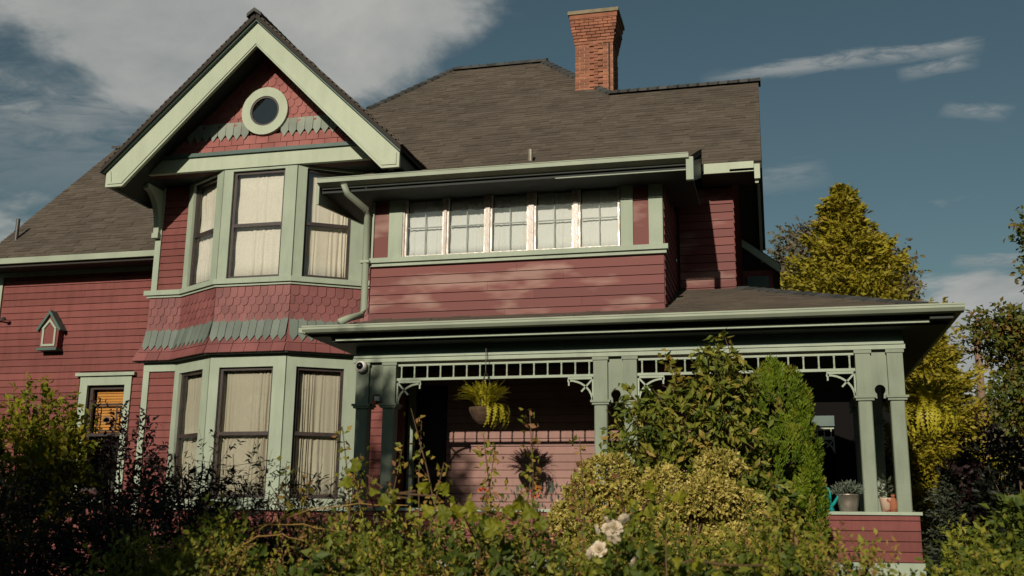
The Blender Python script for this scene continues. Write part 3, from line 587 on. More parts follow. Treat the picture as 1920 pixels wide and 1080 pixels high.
MB().prism([(-4.19, 6.03), (GX, 7.946), (GX, 7.99), (-4.19, 6.06)], 'y', YB - 0.05, YB + 0.05).build('crown_moulding', M['green_dark'], gr)
MB().prism([(-8.17, 5.89), (-8.17, 5.94), (GX, 7.83), (GX, 7.78)], 'y', YB + 0.051, YC + 0.6).build('soffit', M['soffit'], gl)
MB().prism([(-4.23, 5.89), (GX, 7.78), (GX, 7.83), (-4.23, 5.94)], 'y', YB + 0.052, YC + 0.6).build('soffit', M['soffit'], gr)
box('eave_fascia', (-8.19, -8.16, YB + 0.05, 1.25, 5.88, 6.05), M['green_dark'], gl)
box('eave_fascia', (-4.25, -4.215, YB + 0.052, 1.3, 5.88, 6.04), M['green_dark'], gr)
def bracket_profile(y_wall, y_front, z_bot, z_top, t=0.07):
    pts = []; n_ = 10
    for i in range(n_ + 1):
        a = math.pi / 2 * i / n_; pts.append((y_wall - 0.05 - (y_wall - 0.05 - y_front) * (1 - math.cos(a)), z_bot + (z_top - z_bot) * math.sin(a)))
    back = [(y_front, z_top + t), (y_wall, z_top + t), (y_wall, z_bot - 0.03), (y_wall - 0.05, z_bot - 0.03)]
    return pts + back
for bxx in (-8.01, -4.56):
    bk = MB().prism(bracket_profile(YS - 0.03, 0.80, 5.52, 6.02), 'x', bxx, bxx + 0.075).build('eave_bracket', M['green'], house)
    box('bracket_foot', (bxx - 0.01, bxx + 0.085, YS - 0.10, YS - 0.031, 5.42, 5.489), M['green'], bk)
# main block
ZM = 5.98
def zm_(y): return ZM + K * (y - 1.2)
yR, yA = 3.14, 4.39
mr_ = roof_plane('roof', [(-2.106, 1.2, ZM), (-0.03, 1.2, ZM), (-0.03, yR, zm_(yR)), (-2.106, yR, zm_(yR))])
ml = roof_plane('roof', [(-4.95, 1.2, ZM), (-2.106, 1.2, ZM), (-2.106, yR, zm_(yR)), (-3.367, yA, zm_(yA)), (-4.88, yA, zm_(yA)), (-5.95, 3.24, zm_(3.24))])
roof_plane('roof', [(-0.03, 2 * yR - 1.2, ZM), (-2.106, 2 * yR - 1.2, ZM), (-2.106, yR, zm_(yR)), (-0.03, yR, zm_(yR))], False)
roof_plane('roof', [(-2.106, yR, zm_(yR)), (-2.106, 7.5, zm_(yR)), (-3.367, 7.5, zm_(yA)), (-3.367, yA, zm_(yA))], False)
roof_plane('roof', [(-5.95, 7.5, zm_(3.24)), (-5.95, 3.24, zm_(3.24)), (-4.88, yA, zm_(yA)), (-4.88, 7.5, zm_(yA))], False)
roof_plane('roof', [(-5.95, 3.24, zm_(3.24)), (-7.2, 3.5, zm_(3.24) - 0.6), (-7.2, 7.5, zm_(3.24) - 0.6), (-5.95, 7.5, zm_(3.24))], False)
ridge_caps((-0.0, yR, zm_(yR)), (-2.106, yR, zm_(yR)), mr_)
ridge_caps((-2.106, yR, zm_(yR)), (-3.367, yA, zm_(yA)), ml, 0.08); ridge_caps((-3.3, yA, zm_(yA)), (-4.95, yA, zm_(yA)), ml); ridge_caps((-5.9, 3.29, zm_(3.29)), (-4.88, yA, zm_(yA)), ml, 0.08)
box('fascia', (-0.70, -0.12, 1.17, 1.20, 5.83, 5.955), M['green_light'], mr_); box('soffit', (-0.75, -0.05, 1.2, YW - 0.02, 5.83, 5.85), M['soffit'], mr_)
# right rake: boards down both slopes
for s in (1, -1):
    y0, y1 = (1.17, yR) if s == 1 else (2 * yR - 1.17, yR)
    q = [(y0, ZM - 0.30), (y0, ZM - 0.10), (y1, zm_(yR) - 0.10), (y1, zm_(yR) - 0.30)]
    MB().prism(q, 'x', -0.11, -0.07).build('rake_board', M['green'], mr_)
    q2 = [(y0, ZM - 0.14), (y0, ZM - 0.11), (y1, zm_(yR) - 0.11), (y1, zm_(yR) - 0.14)]
    MB().prism(q2, 'x', -0.40, -0.111).build('rake_soffit', M['soffit'], mr_)
box('rake_end', (-0.115, -0.05, 1.12, 1.169, 5.72, 5.90), M['green_light'], mr_)
# shed roof over the glazed upper room
ZS, KS, yS1 = 5.53, 0.40, 1.46
sh = roof_plane('roof', [(-4.50, -0.36, ZS), (-0.74, -0.36, ZS), (-0.74, yS1, ZS + KS * (yS1 + 0.36)), (-4.50, yS1, ZS + KS * (yS1 + 0.36))], thick=0.05)
roof_plane('roof', [(-4.93, -0.36, ZS), (-4.50, -0.36, ZS), (-4.50, 1.02, ZS + KS * 1.38), (-4.93, 1.02, ZS + KS * 1.38)], thick=0.05)
MB().prism([(-0.36, 5.445), (-0.46, 5.475), (-0.46, 5.525), (-0.44, 5.525), (-0.42, 5.50), (-0.36, 5.50)], 'x', -4.93, -0.76).build('gutter', M['gutter'], sh)
box('gutter_lip', (-4.93, -0.76, -0.466, -0.458, 5.521, 5.53), M['gutter'], sh)
box('fascia', (-4.91, -0.77, -0.355, -0.32, 5.425, 5.50), M['soffit'], sh)
box('soffit_trim', (-2.2, -0.77, -0.335, -0.318, 5.378, 5.388), M['green'], sh)
box('soffit', (-4.92, -0.75, -0.32, YC + 0.25, 5.39, 5.42), M['soffit'], sh)
MB().prism([(-0.37, 5.24), (-0.37, 5.46), (1.15, 6.02), (1.15, 5.78)], 'x', -0.775, -0.73).build('rake_board', M['green_dark'], sh)
MB().prism([(-0.372, 5.25), (-0.372, 5.50), (1.0, 5.99), (1.0, 5.40)], 'x', -4.965, -4.935).build('rake_board', M['green'], sh)
box('rake_end', (-0.79, -0.715, -0.43, -0.371, 5.24, 5.49), M['green'], sh)
# --- glazed upper room
O = (0, YP, 0)
wins = [(-4.065, -3.595), (-3.56, -3.10), (-3.045, -2.60), (-2.535, -2.085), (-2.03, -1.57)]
op = [(a - 0.0, b + 0.0, 4.69, 5.42) for a, b in wins]
gwall = wall_part('wall', O, XV, FR, -4.48, -1.09, 3.80, 5.45, M['backing'], op, th=0.08)
siding(gwall, O, XV, FR, -4.475, -1.092, 3.955, 4.60, M['red_faded_glare'], expo=0.1065, gap=0.006)
for a, b, mt in ((-4.475, -4.44, 'green'), (-4.44, -4.255, 'red_faded_glare'), (-4.255, -4.09, 'green'), (-1.555, -1.42, 'green'), (-1.42, -1.247, 'red_faded_glare'), (-1.247, -1.095, 'green')):
    board('post' if mt == 'green' else 'panel', O, XV, FR, a, b, 4.70, 5.40, -0.013, 0.03 if mt == 'green' else 0.006, M[mt], gwall)
board('sill_belt', O, XV, FR, -4.49, -1.04, 4.645, 4.70, -0.01, 0.07, M['green'], gwall); board('belt_moulding', O, XV, FR, -4.485, -1.06, 4.605, 4.645, -0.01, 0.04, M['green'], gwall)
ords = ['leftmost', 'second from the left', 'middle', 'second from the right', 'rightmost']
for i, (a, b) in enumerate(wins):
    w_ = sash_window(O, XV, FR, a, b, 4.70, 5.41, None, 0.02, 'sash_glint', 'glass_sky', rec=0.0)
    m_ = (a + b) / 2; bars = MB().obox(O, XV, FR, m_ - 0.004, m_ + 0.004, 4.73, 5.38, -0.055, -0.03).obox(O, XV, FR, a + 0.03, b - 0.03, 5.058, 5.068, -0.054, -0.031); bars.build('glazing_bar', M['bar'], w_)
    if i < 4: board('mullion', O, XV, FR, b + 0.002, wins[i + 1][0] - 0.002, 4.70, 5.41, -0.05, 0.022, M['mullion'], w_)
    pleat('curtain', O, XV, FR, a + 0.02, b - 0.02, 4.72, 5.40, -0.085, 0.012, 7, 'net', 'pale net curtain behind the %s pane of the five-light upper window' % ords[i], 'curtains of the five-light window', seed=i)
board('casing', O, XV, FR, -4.088, -4.067, 4.70, 5.41, -0.05, 0.02, M['mullion'], gwall)
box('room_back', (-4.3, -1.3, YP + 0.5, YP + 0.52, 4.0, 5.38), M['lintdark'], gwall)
sw_ = MB().box(-1.17, -1.104, YP + 0.001, YW - 0.13, 3.9, 5.55).build('wall', M['backing'], house)
siding(sw_, (-1.09, YP, 0), YV, (1, 0, 0), 0.02, YW - YP - 0.05, 3.955, 5.5, M['red'])
sw2 = MB().box(-4.466, -4.40, YP + 0.001, YW - 0.13, 3.8, 5.40).build('wall', M['backing'], house)
# downspout
ds = MB().tube([(-4.62, -0.40, 5.46), (-4.60, -0.36, 5.36), (-4.50, -0.02, 5.27), (-4.505, 0.055, 5.20), (-4.505, 0.055, 4.10), (-4.515, 0.03, 4.03), (-4.60, -0.12, 3.97), (-4.66, -0.25, 3.90)], 0.04, 10).build('downspout', M['gutter'], house, smooth=True)
box('pipe_strap', (-4.56, -4.45, 0.01, 0.10, 4.64, 4.67), M['gutter'], ds)
# --- right part of the upper wall and the gable end
wr = wall_part('wall', W0, XV, FR, -1.09, -0.39, 1.35, 5.83, M['backing'])
siding(wr, W0, XV, FR, -1.05, -0.392, 4.35, 5.83, M['red_faded_glare'], expo=0.105)
ge = MB().prism([(1.72, 0.4), (5.0, 0.4), (5.0, 5.95), (yR, zm_(yR) - 0.12), (1.72, 6.2)], 'x', -0.52, -0.406).build('gable_wall', M['backing'], house)
siding(ge, (-0.39, 0, 0), YV, (1, 0, 0), 1.70, 5.0, 1.4, 7.6, M['red'], edge=lambda z: (1.70, 5.0) if z < 5.9 else (max(1.70, 1.2 + (z + 0.2 - ZM) / K), min(5.0, 2 * yR - 1.2 - (z + 0.2 - ZM) / K)))
# rear side bay beyond the gable end
rb = box('side_bay', (-0.40, 0.06, 5.05, 6.8, 0.4, 5.55), M['red'], house)
MB().prism([(-0.5, 6.15), (0.17, 5.62), (0.17, 5.52), (-0.5, 6.05)], 'y', 4.95, 7.0).build('side_bay_roof', M['roof_under'], rb)
MB().prism([(-0.38, 5.90), (0.165, 5.47), (0.165, 5.60), (-0.38, 6.02)], 'y', 4.90, 4.949).build('side_bay_bargeboard', M['green'], rb)
box('side_bay_casing', (-0.32, 0.0, 5.0, 5.049, 4.4, 5.45), M['green_dark'], rb); box('side_bay_pane', (-0.24, -0.08, 4.985, 4.999, 4.5, 5.2), M['sash'], rb)
# rear and far walls so that the house is closed
for nm, q in (('wall', (-10.84, -10.72, YW + 0.001, 6.9, 0.4, 5.2)), ('wall', (-10.84, -0.53, 6.9, 7.0, 0.4, 6.2)), ('wall', (-8.0, -7.88, YS + 0.13, YW - 0.001, 0.4, 6.16)), ('wall', (-4.60, -4.50, YS + 0.13, YW - 0.121, 0.4, 5.39))): box(nm, q, M['red'], house)
MB().prism([(1.72, 5.2), (6.9, 5.2), (yr, zr - 0.1)], 'x', -10.84, -10.72).build('gable_wall', M['red'], house)
box('foundation', (-10.8, -0.5, YW + 0.05, 6.8, -0.2, 0.4), M['concrete'], house)
mbf = MB().prism([(-7.98, YS + 0.02), (eL, YS + 0.02), (cL, YC + 0.02), (cR, YC + 0.02), (eR, YS + 0.02), (-4.52, YS + 0.02), (-4.52, 1.74), (-7.98, 1.74)], 'z', -0.2, 0.4); mbf.build('foundation', M['concrete'], house)
# --- chimney
CX0, CX1, CY0, CY1 = -2.655, -2.085, 3.30, 3.80; CZ0 = 7.5
ch = MB().box(CX0 + 0.006, CX1 - 0.006, CY0 + 0.006, CY1 - 0.006, 7.3, 9.16).build('chimney', M['mortar'], house)
BMESH = {}
def brick(x0, x1, y0, y1, z0, z1):
    key = (round(x1 - x0, 3), round(y1 - y0, 3), round(z1 - z0, 3)); me = BMESH.get(key)
    if me is None:
        a, b, c = key; e = 0.004; mb = MB().box(e, a - e, 0, b, e, c - e); me = bpy.data.meshes.new('brick'); me.from_pydata(mb.v, [], mb.f); me.materials.append(M['brick']); BMESH[key] = me
    link(bpy.data.objects.new('brick', me), ch, (x0, y0, z0))
z = 7.86; c_ = 0; BH = 0.046; rest = MB()
while z < 9.06:
    g = 0.0
    if z > 8.65: g = 0.009 * (1 + int((z - 8.65) / BH))
    if z > 8.95: g = 0.009 * 7
    x0, x1, y0, y1 = CX0 - g, CX1 + g, CY0 - g, CY1 + g; off = 0.07 * (c_ % 2)
    for face in ('f', 'r', 'l'):
        a, b = (x0, x1) if face == 'f' else (y0 + 0.06, y1); t = a - off
        while t < b - 0.005:
            s, e = max(t, a), min(t + 0.14, b)
            if e - s > 0.02:
                prm = (random.random() - .5) * 0.004
                if face == 'f':
                    pil = -0.022 if (CX0 + 0.23 < (s + e) / 2 < CX0 + 0.36 and z < 8.65) else 0
                    brick(s, e, y0 + prm + pil, y0 + 0.06, z, z + BH)
                elif face == 'r' and z > 8.5: brick(x1 - 0.06, x1 + prm, s, e, z, z + BH)
                elif face == 'r': rest.box(x1 - 0.06, x1, s + .004, e - .004, z + .004, z + BH - .004)
                else: rest.box(x0, x0 + 0.06, s + .004, e - .004, z + .004, z + BH - .004)
            t += 0.14
    z += BH; c_ += 1
tag(rest.build('brickwork', M['brick'], ch), kind='stuff')
g = 0.072
MB().box(CX0 - g, CX1 + g, CY0 - g, CY1 + g, 9.075, 9.145).build('chimney_cap', M['brick'], ch); MB().box(CX0 - g - 0.022, CX1 + g + 0.022, CY0 - g - 0.022, CY1 + g + 0.022, 9.145, 9.20).build('chimney_cap', M['capstone'], ch)
MB().tube([(CX1 - 0.06, CY0 - 0.01, 7.6), (CX1 - 0.06, CY0 - 0.012, 8.68)], 0.012, 6).build('lightning_rod', M['darkmetal'], ch)
MB().tube([(-2.89, 1.44, 6.05), (-2.89, 1.44, 6.40)], 0.032, 10).build('vent_pipe', M['metal'], ml)
MB().tube([(-10.66, 1.72, 5.55), (-10.66, 1.72, 6.02)], 0.028, 10).build('vent_pipe', M['darkmetal'], lw)

# --- porch
PE = 3.795; PK = 0.355
pr = roof_plane('porch_roof', [(-4.95, -0.43, PE), (1.70, -0.43, PE), (-0.39, 1.66, PE + PK * 2.09), (-4.0, 1.66, PE + PK * 2.09), (-4.45, 0.07, PE + PK * 0.5)], thick=0.05)
roof_plane('porch_roof', [(1.70, -0.43, PE), (1.70, 6.2, PE), (-0.39, 6.2, PE + PK * 2.09), (-0.39, 1.66, PE + PK * 2.09)], thick=0.05)
roof_plane('porch_roof', [(-4.95, 1.05, PE), (-4.95, -0.43, PE), (-4.45, 0.07, PE + PK * 0.5), (-4.45, 1.05, PE + PK * 0.5)], thick=0.05)
ridge_caps((1.68, -0.41, PE), (-0.39, 1.66, PE + PK * 2.09), pr, 0.08)
def gutter_run(a, b, axis):
    if axis == 'x': return MB().prism([(-0.43, 3.735), (-0.50, 3.745), (-0.53, 3.775), (-0.53, 3.81), (-0.515, 3.81), (-0.50, 3.79), (-0.43, 3.79)], 'x', a, b)
    return MB().prism([(1.70, 3.735), (1.77, 3.745), (1.80, 3.775), (1.80, 3.81), (1.785, 3.81), (1.77, 3.79), (1.70, 3.79)], 'y', a, b)
gutter_run(-4.98, 1.78, 'x').build('gutter', M['gutter'], pr); box('gutter_lip', (-4.98, 1.79, -0.537, -0.531, 3.80, 3.815), M['gutter'], pr)
gutter_run(-0.42, 6.2, 'y').build('gutter', M['gutter'], pr)
MB().prism([(-4.95, 3.735), (-5.03, 3.75), (-5.03, 3.80), (-4.95, 3.79)], 'y', -0.5, 0.95).build('gutter', M['gutter'], pr)
box('fascia', (-4.72, 1.48, -0.305, -0.27, 3.67, 3.76), M['soffit'], pr)
box('soffit_trim', (-4.66, 1.50, -0.335, -0.306, 3.672, 3.70), M['green'], pr)
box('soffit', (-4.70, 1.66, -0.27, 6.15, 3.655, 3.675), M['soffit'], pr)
box('soffit', (-4.93, -4.70, -0.40, 1.0, 3.71, 3.73), M['soffit'], pr); box('soffit', (1.48, 1.69, -0.42, 6.15, 3.69, 3.71), M['soffit'], pr)
bmz = MB().box(-4.55, 1.27, 0.0, 0.15, 3.54, 3.655).build('porch_beam', M['green_dark'], house)  # dark green stands in for the eave's shade on the beam
box('beam_moulding', (-4.575, 1.285, -0.02, 0.16, 3.475, 3.52), M['green'], bmz); box('beam_cap', (-4.56, 1.272, -0.035, 0.165, 3.521, 3.545), M['green'], bmz)
box('porch_beam', (1.12, 1.27, 0.16, 6.1, 3.475, 3.655), M['green'], house)
def column(x0, x1, y0=0.0, parent=house):
    c = (x0 + x1) / 2; hw = (x1 - x0) / 2; yc = y0 + hw; S = hw - 0.006
    o = MB().box(c - hw, c + hw, y0, y0 + 2 * hw, 3.015, 3.474).build('column', M['green_porch_dim'], parent)
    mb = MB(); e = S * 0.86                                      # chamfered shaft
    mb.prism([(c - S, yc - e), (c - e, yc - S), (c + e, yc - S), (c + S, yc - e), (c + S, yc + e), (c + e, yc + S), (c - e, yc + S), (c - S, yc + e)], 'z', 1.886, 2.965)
    mb.build('shaft', M['green_porch_dim'], o)
    MB().box(c - hw - 0.03, c + hw + 0.03, y0 - 0.03, y0 + 2 * hw + 0.03, 2.99, 3.014).box(c - hw - 0.015, c + hw + 0.015, y0 - 0.015, y0 + 2 * hw + 0.015, 2.966, 2.989).build('capital', M['green_porch_dim'], o)
    MB().box(c - hw - 0.012, c + hw + 0.012, y0 - 0.012, y0 + 2 * hw + 0.012, 3.44, 3.4735).build('abacus', M['green_porch_dim'], o)
    return o
def keyhole(x0, x1, y0, y1, par):
    c = (x0 + x1) / 2; r = 0.052; zc = 3.075; a = [(c + r * math.cos(t), zc + r * math.sin(t)) for t in [math.pi * (-0.28) + math.pi * 1.56 * i / 14 for i in range(15)]]
    MB().prism([(x0, 3.47), (x0, 2.99), (c - 0.03, 2.99)] + a[::-1] + [(c + 0.03, 2.99), (x1, 2.99), (x1, 3.47)], 'y', y0, y1).build('keyhole_panel', M['green_porch_dim'], par)
pairs = [(-4.537, -4.385, -4.218, -4.068), (-1.848, -1.698, -1.534, -1.388), (0.806, 0.950, 1.108, 1.258)]
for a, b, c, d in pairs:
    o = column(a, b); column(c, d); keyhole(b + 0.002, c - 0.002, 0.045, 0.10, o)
def frieze(x0, x1, y, zt, zb, n_, par=house, mat='green', axis='x'):
    fr = MB(); fr.box(x0, x1, y - 0.014, y + 0.014, zt - 0.022, zt).box(x0, x1, y - 0.017, y + 0.017, zb, zb + 0.028); o = fr.build('spindle_frieze', M[mat], par); me = None
    for i in range(n_):
        x = x0 + 0.05 + (x1 - x0 - 0.10) * i / (n_ - 1); zz0, zz1 = zb + 0.028, zt - 0.022; h = zz1 - zz0
        if me is None:
            mb = MB().lathe((0, 0, 0), [(0.011, 0), (0.012, h * 0.12), (0.008, h * 0.18), (0.010, h * 0.5), (0.008, h * 0.82), (0.012, h * 0.88), (0.011, h)], 8); me = bpy.data.meshes.new('spindle'); me.from_pydata(mb.v, [], mb.f); me.materials.append(M[mat])
        link(bpy.data.objects.new('spindle', me), o, (x, y, zz0))
    return o
def fan_bracket(xc, sgn, y, zt, par, mat='green'):
    """open corner bracket: arc, brace, post strip and drop"""
    w, h = 0.27, 0.26; mb = MB(); X = lambda q: xc + sgn * q
    def strip(pts, t):
        for (a, b), (c, d) in zip(pts, pts[1:]):
            l = math.hypot(c - a, d - b); nx, nz = -(d - b) / l * t, (c - a) / l * t
            mb.prism([(X(a + nx), zt + b + nz), (X(c + nx), zt + d + nz), (X(c - nx), zt + d - nz), (X(a - nx), zt + b - nz)], 'y', y - 0.013, y + 0.013)
    strip([(w - (w - 0.015) * math.sin(t), -h + (h - 0.035) * math.cos(t)) for t in [math.pi / 2 * i / 9 for i in range(10)]], 0.010)
    strip([(0.02, -0.03), (0.135, -0.155)], 0.009); strip([(0.010, -0.002), (0.010, -h)], 0.009); strip([(0.0, -0.012), (w + 0.01, -0.012)], 0.012); strip([(w, -0.02), (w, -0.05)], 0.014); strip([(w, -0.05), (w, -0.09)], 0.008)
    return mb.build('fan_bracket', M[mat], par)
f1 = frieze(-4.066, -1.85, 0.05, 3.452, 3.268, 15); f2 = frieze(-1.386, 0.804, 0.05, 3.452, 3.268, 15)
fan_bracket(-4.066, 1, 0.05, 3.266, f1); fan_bracket(-1.85, -1, 0.05, 3.266, f1); fan_bracket(-1.386, 1, 0.05, 3.266, f2); fan_bracket(0.804, -1, 0.05, 3.266, f2)
# side run of the porch: posts, rear frieze
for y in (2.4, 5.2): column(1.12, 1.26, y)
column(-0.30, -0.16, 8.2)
f3 = frieze(-0.16, 0.99, 8.27, 3.452, 3.268, 10, mat='green_light'); fan_bracket(0.99, -1, 8.27, 3.266, f3, 'green_light')
box('porch_beam', (-0.39, 1.0, 8.2, 8.35, 3.475, 3.655), M['green_dark'], house); box('rear_shade_screen', (1.0, 1.9, 8.36, 8.5, 0.3, 3.62), M['lintdark'], house)  # dark beam and added screen: rear porch shade put into the colour
box('rear_shade_wing', (-0.5, 2.6, 8.9, 12.0, 0.3, 4.9), M['lintdark'], house)  # added as a near-black backdrop in place of shade
# rail wall, cap, floor, skirt
rw = MB().box(-4.55, 1.29, 0.02, 0.12, 1.30, 1.853).build('porch_rail', M['backing'], house)
siding(rw, (0, 0.0, 0), XV, FR, -4.55, 1.312, 1.415, 1.853, M['red'], expo=0.0975)
box('rail_cap', (-4.58, 1.335, -0.03, 0.17, 1.855, 1.885), M['green'], rw); box('skirt_board', (-4.56, 1.33, -0.022, 0.119, 1.28, 1.408), M['green'], rw)
rs = MB().box(1.19, 1.289, 0.121, 8.3, 1.30, 1.853).build('porch_rail', M['backing'], house)
siding(rs, (1.30, 0, 0), YV, (1, 0, 0), 0.0, 8.3, 1.415, 1.853, M['red'], expo=0.0975); box('rail_cap', (1.13, 1.335, 0.171, 8.35, 1.855, 1.885), M['green'], rs)
fl_ = MB().box(-4.5, 1.28, 0.13, YW - 0.02, 1.22, 1.30).build('porch_floor', M['floorboard'], house); box('porch_floor', (-0.39, 1.18, YW - 0.018, 8.3, 1.22, 1.30), M['floorboard'], house)
box('porch_foundation', (-4.5, 1.25, 0.05, 1.6, -0.2, 1.215), M['concrete'], house); box('porch_foundation', (-0.39, 1.25, 1.605, 8.3, -0.2, 1.215), M['concrete'], house)
bw = wall_part('wall', W0, XV, FR, -4.5, -1.09, 1.3, 3.66, M['backing']); siding(bw, W0, XV, FR, -4.40, -0.392, 1.33, 3.65, M['pink'], [(-4.395, -3.99, 1.3, 3.42)], expo=0.0955)
board('corner_board', W0, XV, FR, -4.498, -4.40, 1.31, 3.65, -0.01, 0.03, M['green'], bw)
dr = board('shade_panel', W0, XV, FR, -4.39, -4.0, 1.31, 3.40, -0.01, 0.015, M['porch_shade'], house)  # added dark panel standing in for the column shade on the wall
MB().tube([(-4.05, YW - 0.016, 2.3), (-4.05, YW - 0.06, 2.3)], 0.022, 8).build('panel_handle', M['metal'], dr)

# ------------------------------------------------------------------ things on and about the house
# small ornamental house plaque
bh = thing('wall_birdhouse', (-9.81, YW - 0.016, 4.05), 'small red birdhouse with green gabled roof hung on the left siding', 'birdhouse')
MB().prism([(-9.95, 4.06), (-9.67, 4.06), (-9.66, 4.36), (-9.81, 4.54), (-9.96, 4.36)], 'y', YW - 0.12, YW - 0.014).build('body', M['red'], bh)
MB().prism([(-10.01, 4.31), (-9.98, 4.29), (-9.81, 4.535), (-9.64, 4.29), (-9.61, 4.31), (-9.81, 4.59)], 'y', YW - 0.16, YW - 0.013).build('roof', M['green_dark'], bh)
MB().box(-9.92, -9.89, YW - 0.135, YW - 0.121, 4.10, 4.34).box(-9.73, -9.70, YW - 0.135, YW - 0.121, 4.10, 4.34).box(-9.92, -9.70, YW - 0.137, YW - 0.122, 4.08, 4.11).prism([(-9.93, 4.33), (-9.90, 4.32), (-9.81, 4.425), (-9.72, 4.32), (-9.69, 4.33), (-9.81, 4.47)], 'y', YW - 0.139, YW - 0.123).build('trim', M['green'], bh)
box('perch_ledge', (-9.97, -9.65, YW - 0.16, YW - 0.013, 4.02, 4.058), M['green_dark'], bh)
wk = thing('wall_lamp_arm', (-10.66, YW - 0.02, 4.47), 'small dark metal arm with a knob on the siding at the left edge', 'wall hook')
MB().tube([(-10.80, YW - 0.02, 4.53), (-10.80, YW - 0.10, 4.53), (-10.60, YW - 0.12, 4.50)], 0.012, 6).build('arm', M['darkmetal'], wk); MB().lathe((-10.59, YW - 0.12, 4.47), [(0.0, 0), (0.03, 0.005), (0.035, 0.03), (0.02, 0.05), (0, 0.055)], 10).build('knob', M['darkmetal'], wk)
# round camera
cm = thing('security_camera', (-4.46, -0.02, 3.37), 'white round security camera with black lens on the left porch column', 'camera')
def disc_y(c, prof, seg=24):
    mb = MB(); k = len(prof); v = [(c[0] + r * math.cos(2 * math.pi * j / seg), c[1] - y, c[2] + r * math.sin(2 * math.pi * j / seg)) for r, y in prof for j in range(seg)]
    return mb.add(v, [(i * seg + j, (i + 1) * seg + j, (i + 1) * seg + (j + 1) % seg, i * seg + (j + 1) % seg) for i in range(k - 1) for j in range(seg)])
disc_y((-4.46, -0.001, 3.425), [(0.0, 0), (0.055, 0), (0.066, 0.03), (0.066, 0.06), (0.058, 0.075), (0.04, 0.078), (0.0, 0.078)]).build('housing', M['whiteplastic'], cm, True)
disc_y((-4.468, -0.079, 3.43), [(0.040, 0), (0.036, 0.012), (0.018, 0.022), (0.0, 0.024)]).build('lens', M['blackplastic'], cm, True)
c2 = thing('porch_sensor', (-4.27, 0.03, 3.03), 'small white boxy sensor in the keyhole of the left porch columns', 'sensor')
box('body', (-4.29, -4.235, -0.05, 0.02, 3.04, 3.09), M['whiteplastic'], c2); box('mount', (-4.33, -4.28, -0.03, 0.04, 3.01, 3.04), M['terracotta'], c2)
# ferns
def frond_mesh(name, Ln, droop, wid):
    V = []; F = []; T = []; nseg = 11; mid = []
    for i in range(nseg + 1):
        t = i / nseg; a = 1.25 - droop * t; 
        mid.append((mid[-1][0] + math.cos(a) * Ln / nseg, mid[-1][1] + math.sin(a) * Ln / nseg) if mid else (0, 0))
    for i in range(nseg):
        for s in (-1, 1):
            t = (i + 0.5) / nseg; w = wid * math.sin(math.pi * (0.12 + 0.85 * t)) ** 0.7; x, z = mid[i]; x2, z2 = mid[i + 1]; b = len(V); mx_, mz = (x + x2) / 2, (z + z2) / 2
            V += [(x, 0, z), (mx_ + 0.3 * (x2 - x), s * w, mz - 0.12 * w + 0.3 * (z2 - z)), (x2 + (x2 - x) * .2, 0, z2 + (z2 - z) * .2)]; F.append((b, b + 1, b + 2)); T.append(random.random())
    me = bpy.data.meshes.new(name); me.from_pydata(V, [], F); me.materials.append(M['lf_fern']); a = me.attributes.new('tone', 'FLOAT', 'FACE'); a.data.foreach_set('value', T); return me
def hanging_fern(c, label, n_, chain_top, rad=0.17, scale=1.0, seed=1, trail=True):
    r = random.Random(seed); t = thing('hanging_fern', (c[0], c[1], c[2] - 0.17), label, 'hanging plant', 'hanging ferns on the porch')
    MB().lathe(c, [(0.0, -0.17), (0.07, -0.16), (rad * 0.75, -0.10), (rad, -0.02), (rad * 1.02, 0.02), (rad * .9, 0.02), (0, 0.0)], 18).build('basket', M['coir'], t, True)
    hk = MB()
    for k in range(3): a = k * 2.1 + 0.4; hk.tube([(c[0] + rad * math.cos(a), c[1] + rad * math.sin(a), c[2]), (c[0], c[1], c[2] + 0.42)], 0.004, 4)
    hk.tube([(c[0], c[1], c[2] + 0.42), (c[0], c[1], chain_top)], 0.005, 5); hk.build('chain', M['darkmetal'], t)
    ms = [frond_mesh('frond', Ln * scale, dr, 0.026 * scale) for Ln, dr in ((0.27, 0.7), (0.28, 1.0), (0.29, 1.5), (0.42, 2.9), (0.25, 0.3))]
    for k in range(n_):
        a = r.random() * 6.28; m = r.choice((ms[0], ms[1], ms[2], ms[4], ms[0], ms[1])); o = link(bpy.data.objects.new('frond', m), t, (c[0] + 0.10 * r.random() * math.cos(a), c[1] + 0.10 * r.random() * math.sin(a), c[2] + 0.02 + 0.05 * r.random())); o.rotation_euler = ((r.random() - .5) * .5, (r.random() - 0.5) * 0.5, a); s = r.uniform(0.75, 1.15); o.scale = (s, s, s)
    for k in range(16 if trail else 40):                        # long trailing fronds on the right
        a = r.uniform(-1.2, 0.5) if trail else r.uniform(0, 6.28); o = link(bpy.data.objects.new('frond', ms[3]), t, (c[0] + 0.12 * math.cos(a), c[1] + 0.12 * math.sin(a), c[2] + 0.0)); o.rotation_euler = ((r.random() - .5) * .8, 0.25 + r.random() * .7, a + (r.random() - .5) * .6); s = r.uniform(0.8, 1.0); o.scale = (s * .8, s, s * 1.15)
hanging_fern((-3.01, -0.08, 2.92), 'yellow-green hanging fern in a coir basket between the left and middle porch columns', 230, 3.65, seed=2)
hanging_fern((1.62, 1.35, 2.98), 'yellow-green hanging fern outside the right end of the porch', 150, 3.69, 0.13, 1.25, seed=5, trail=False)
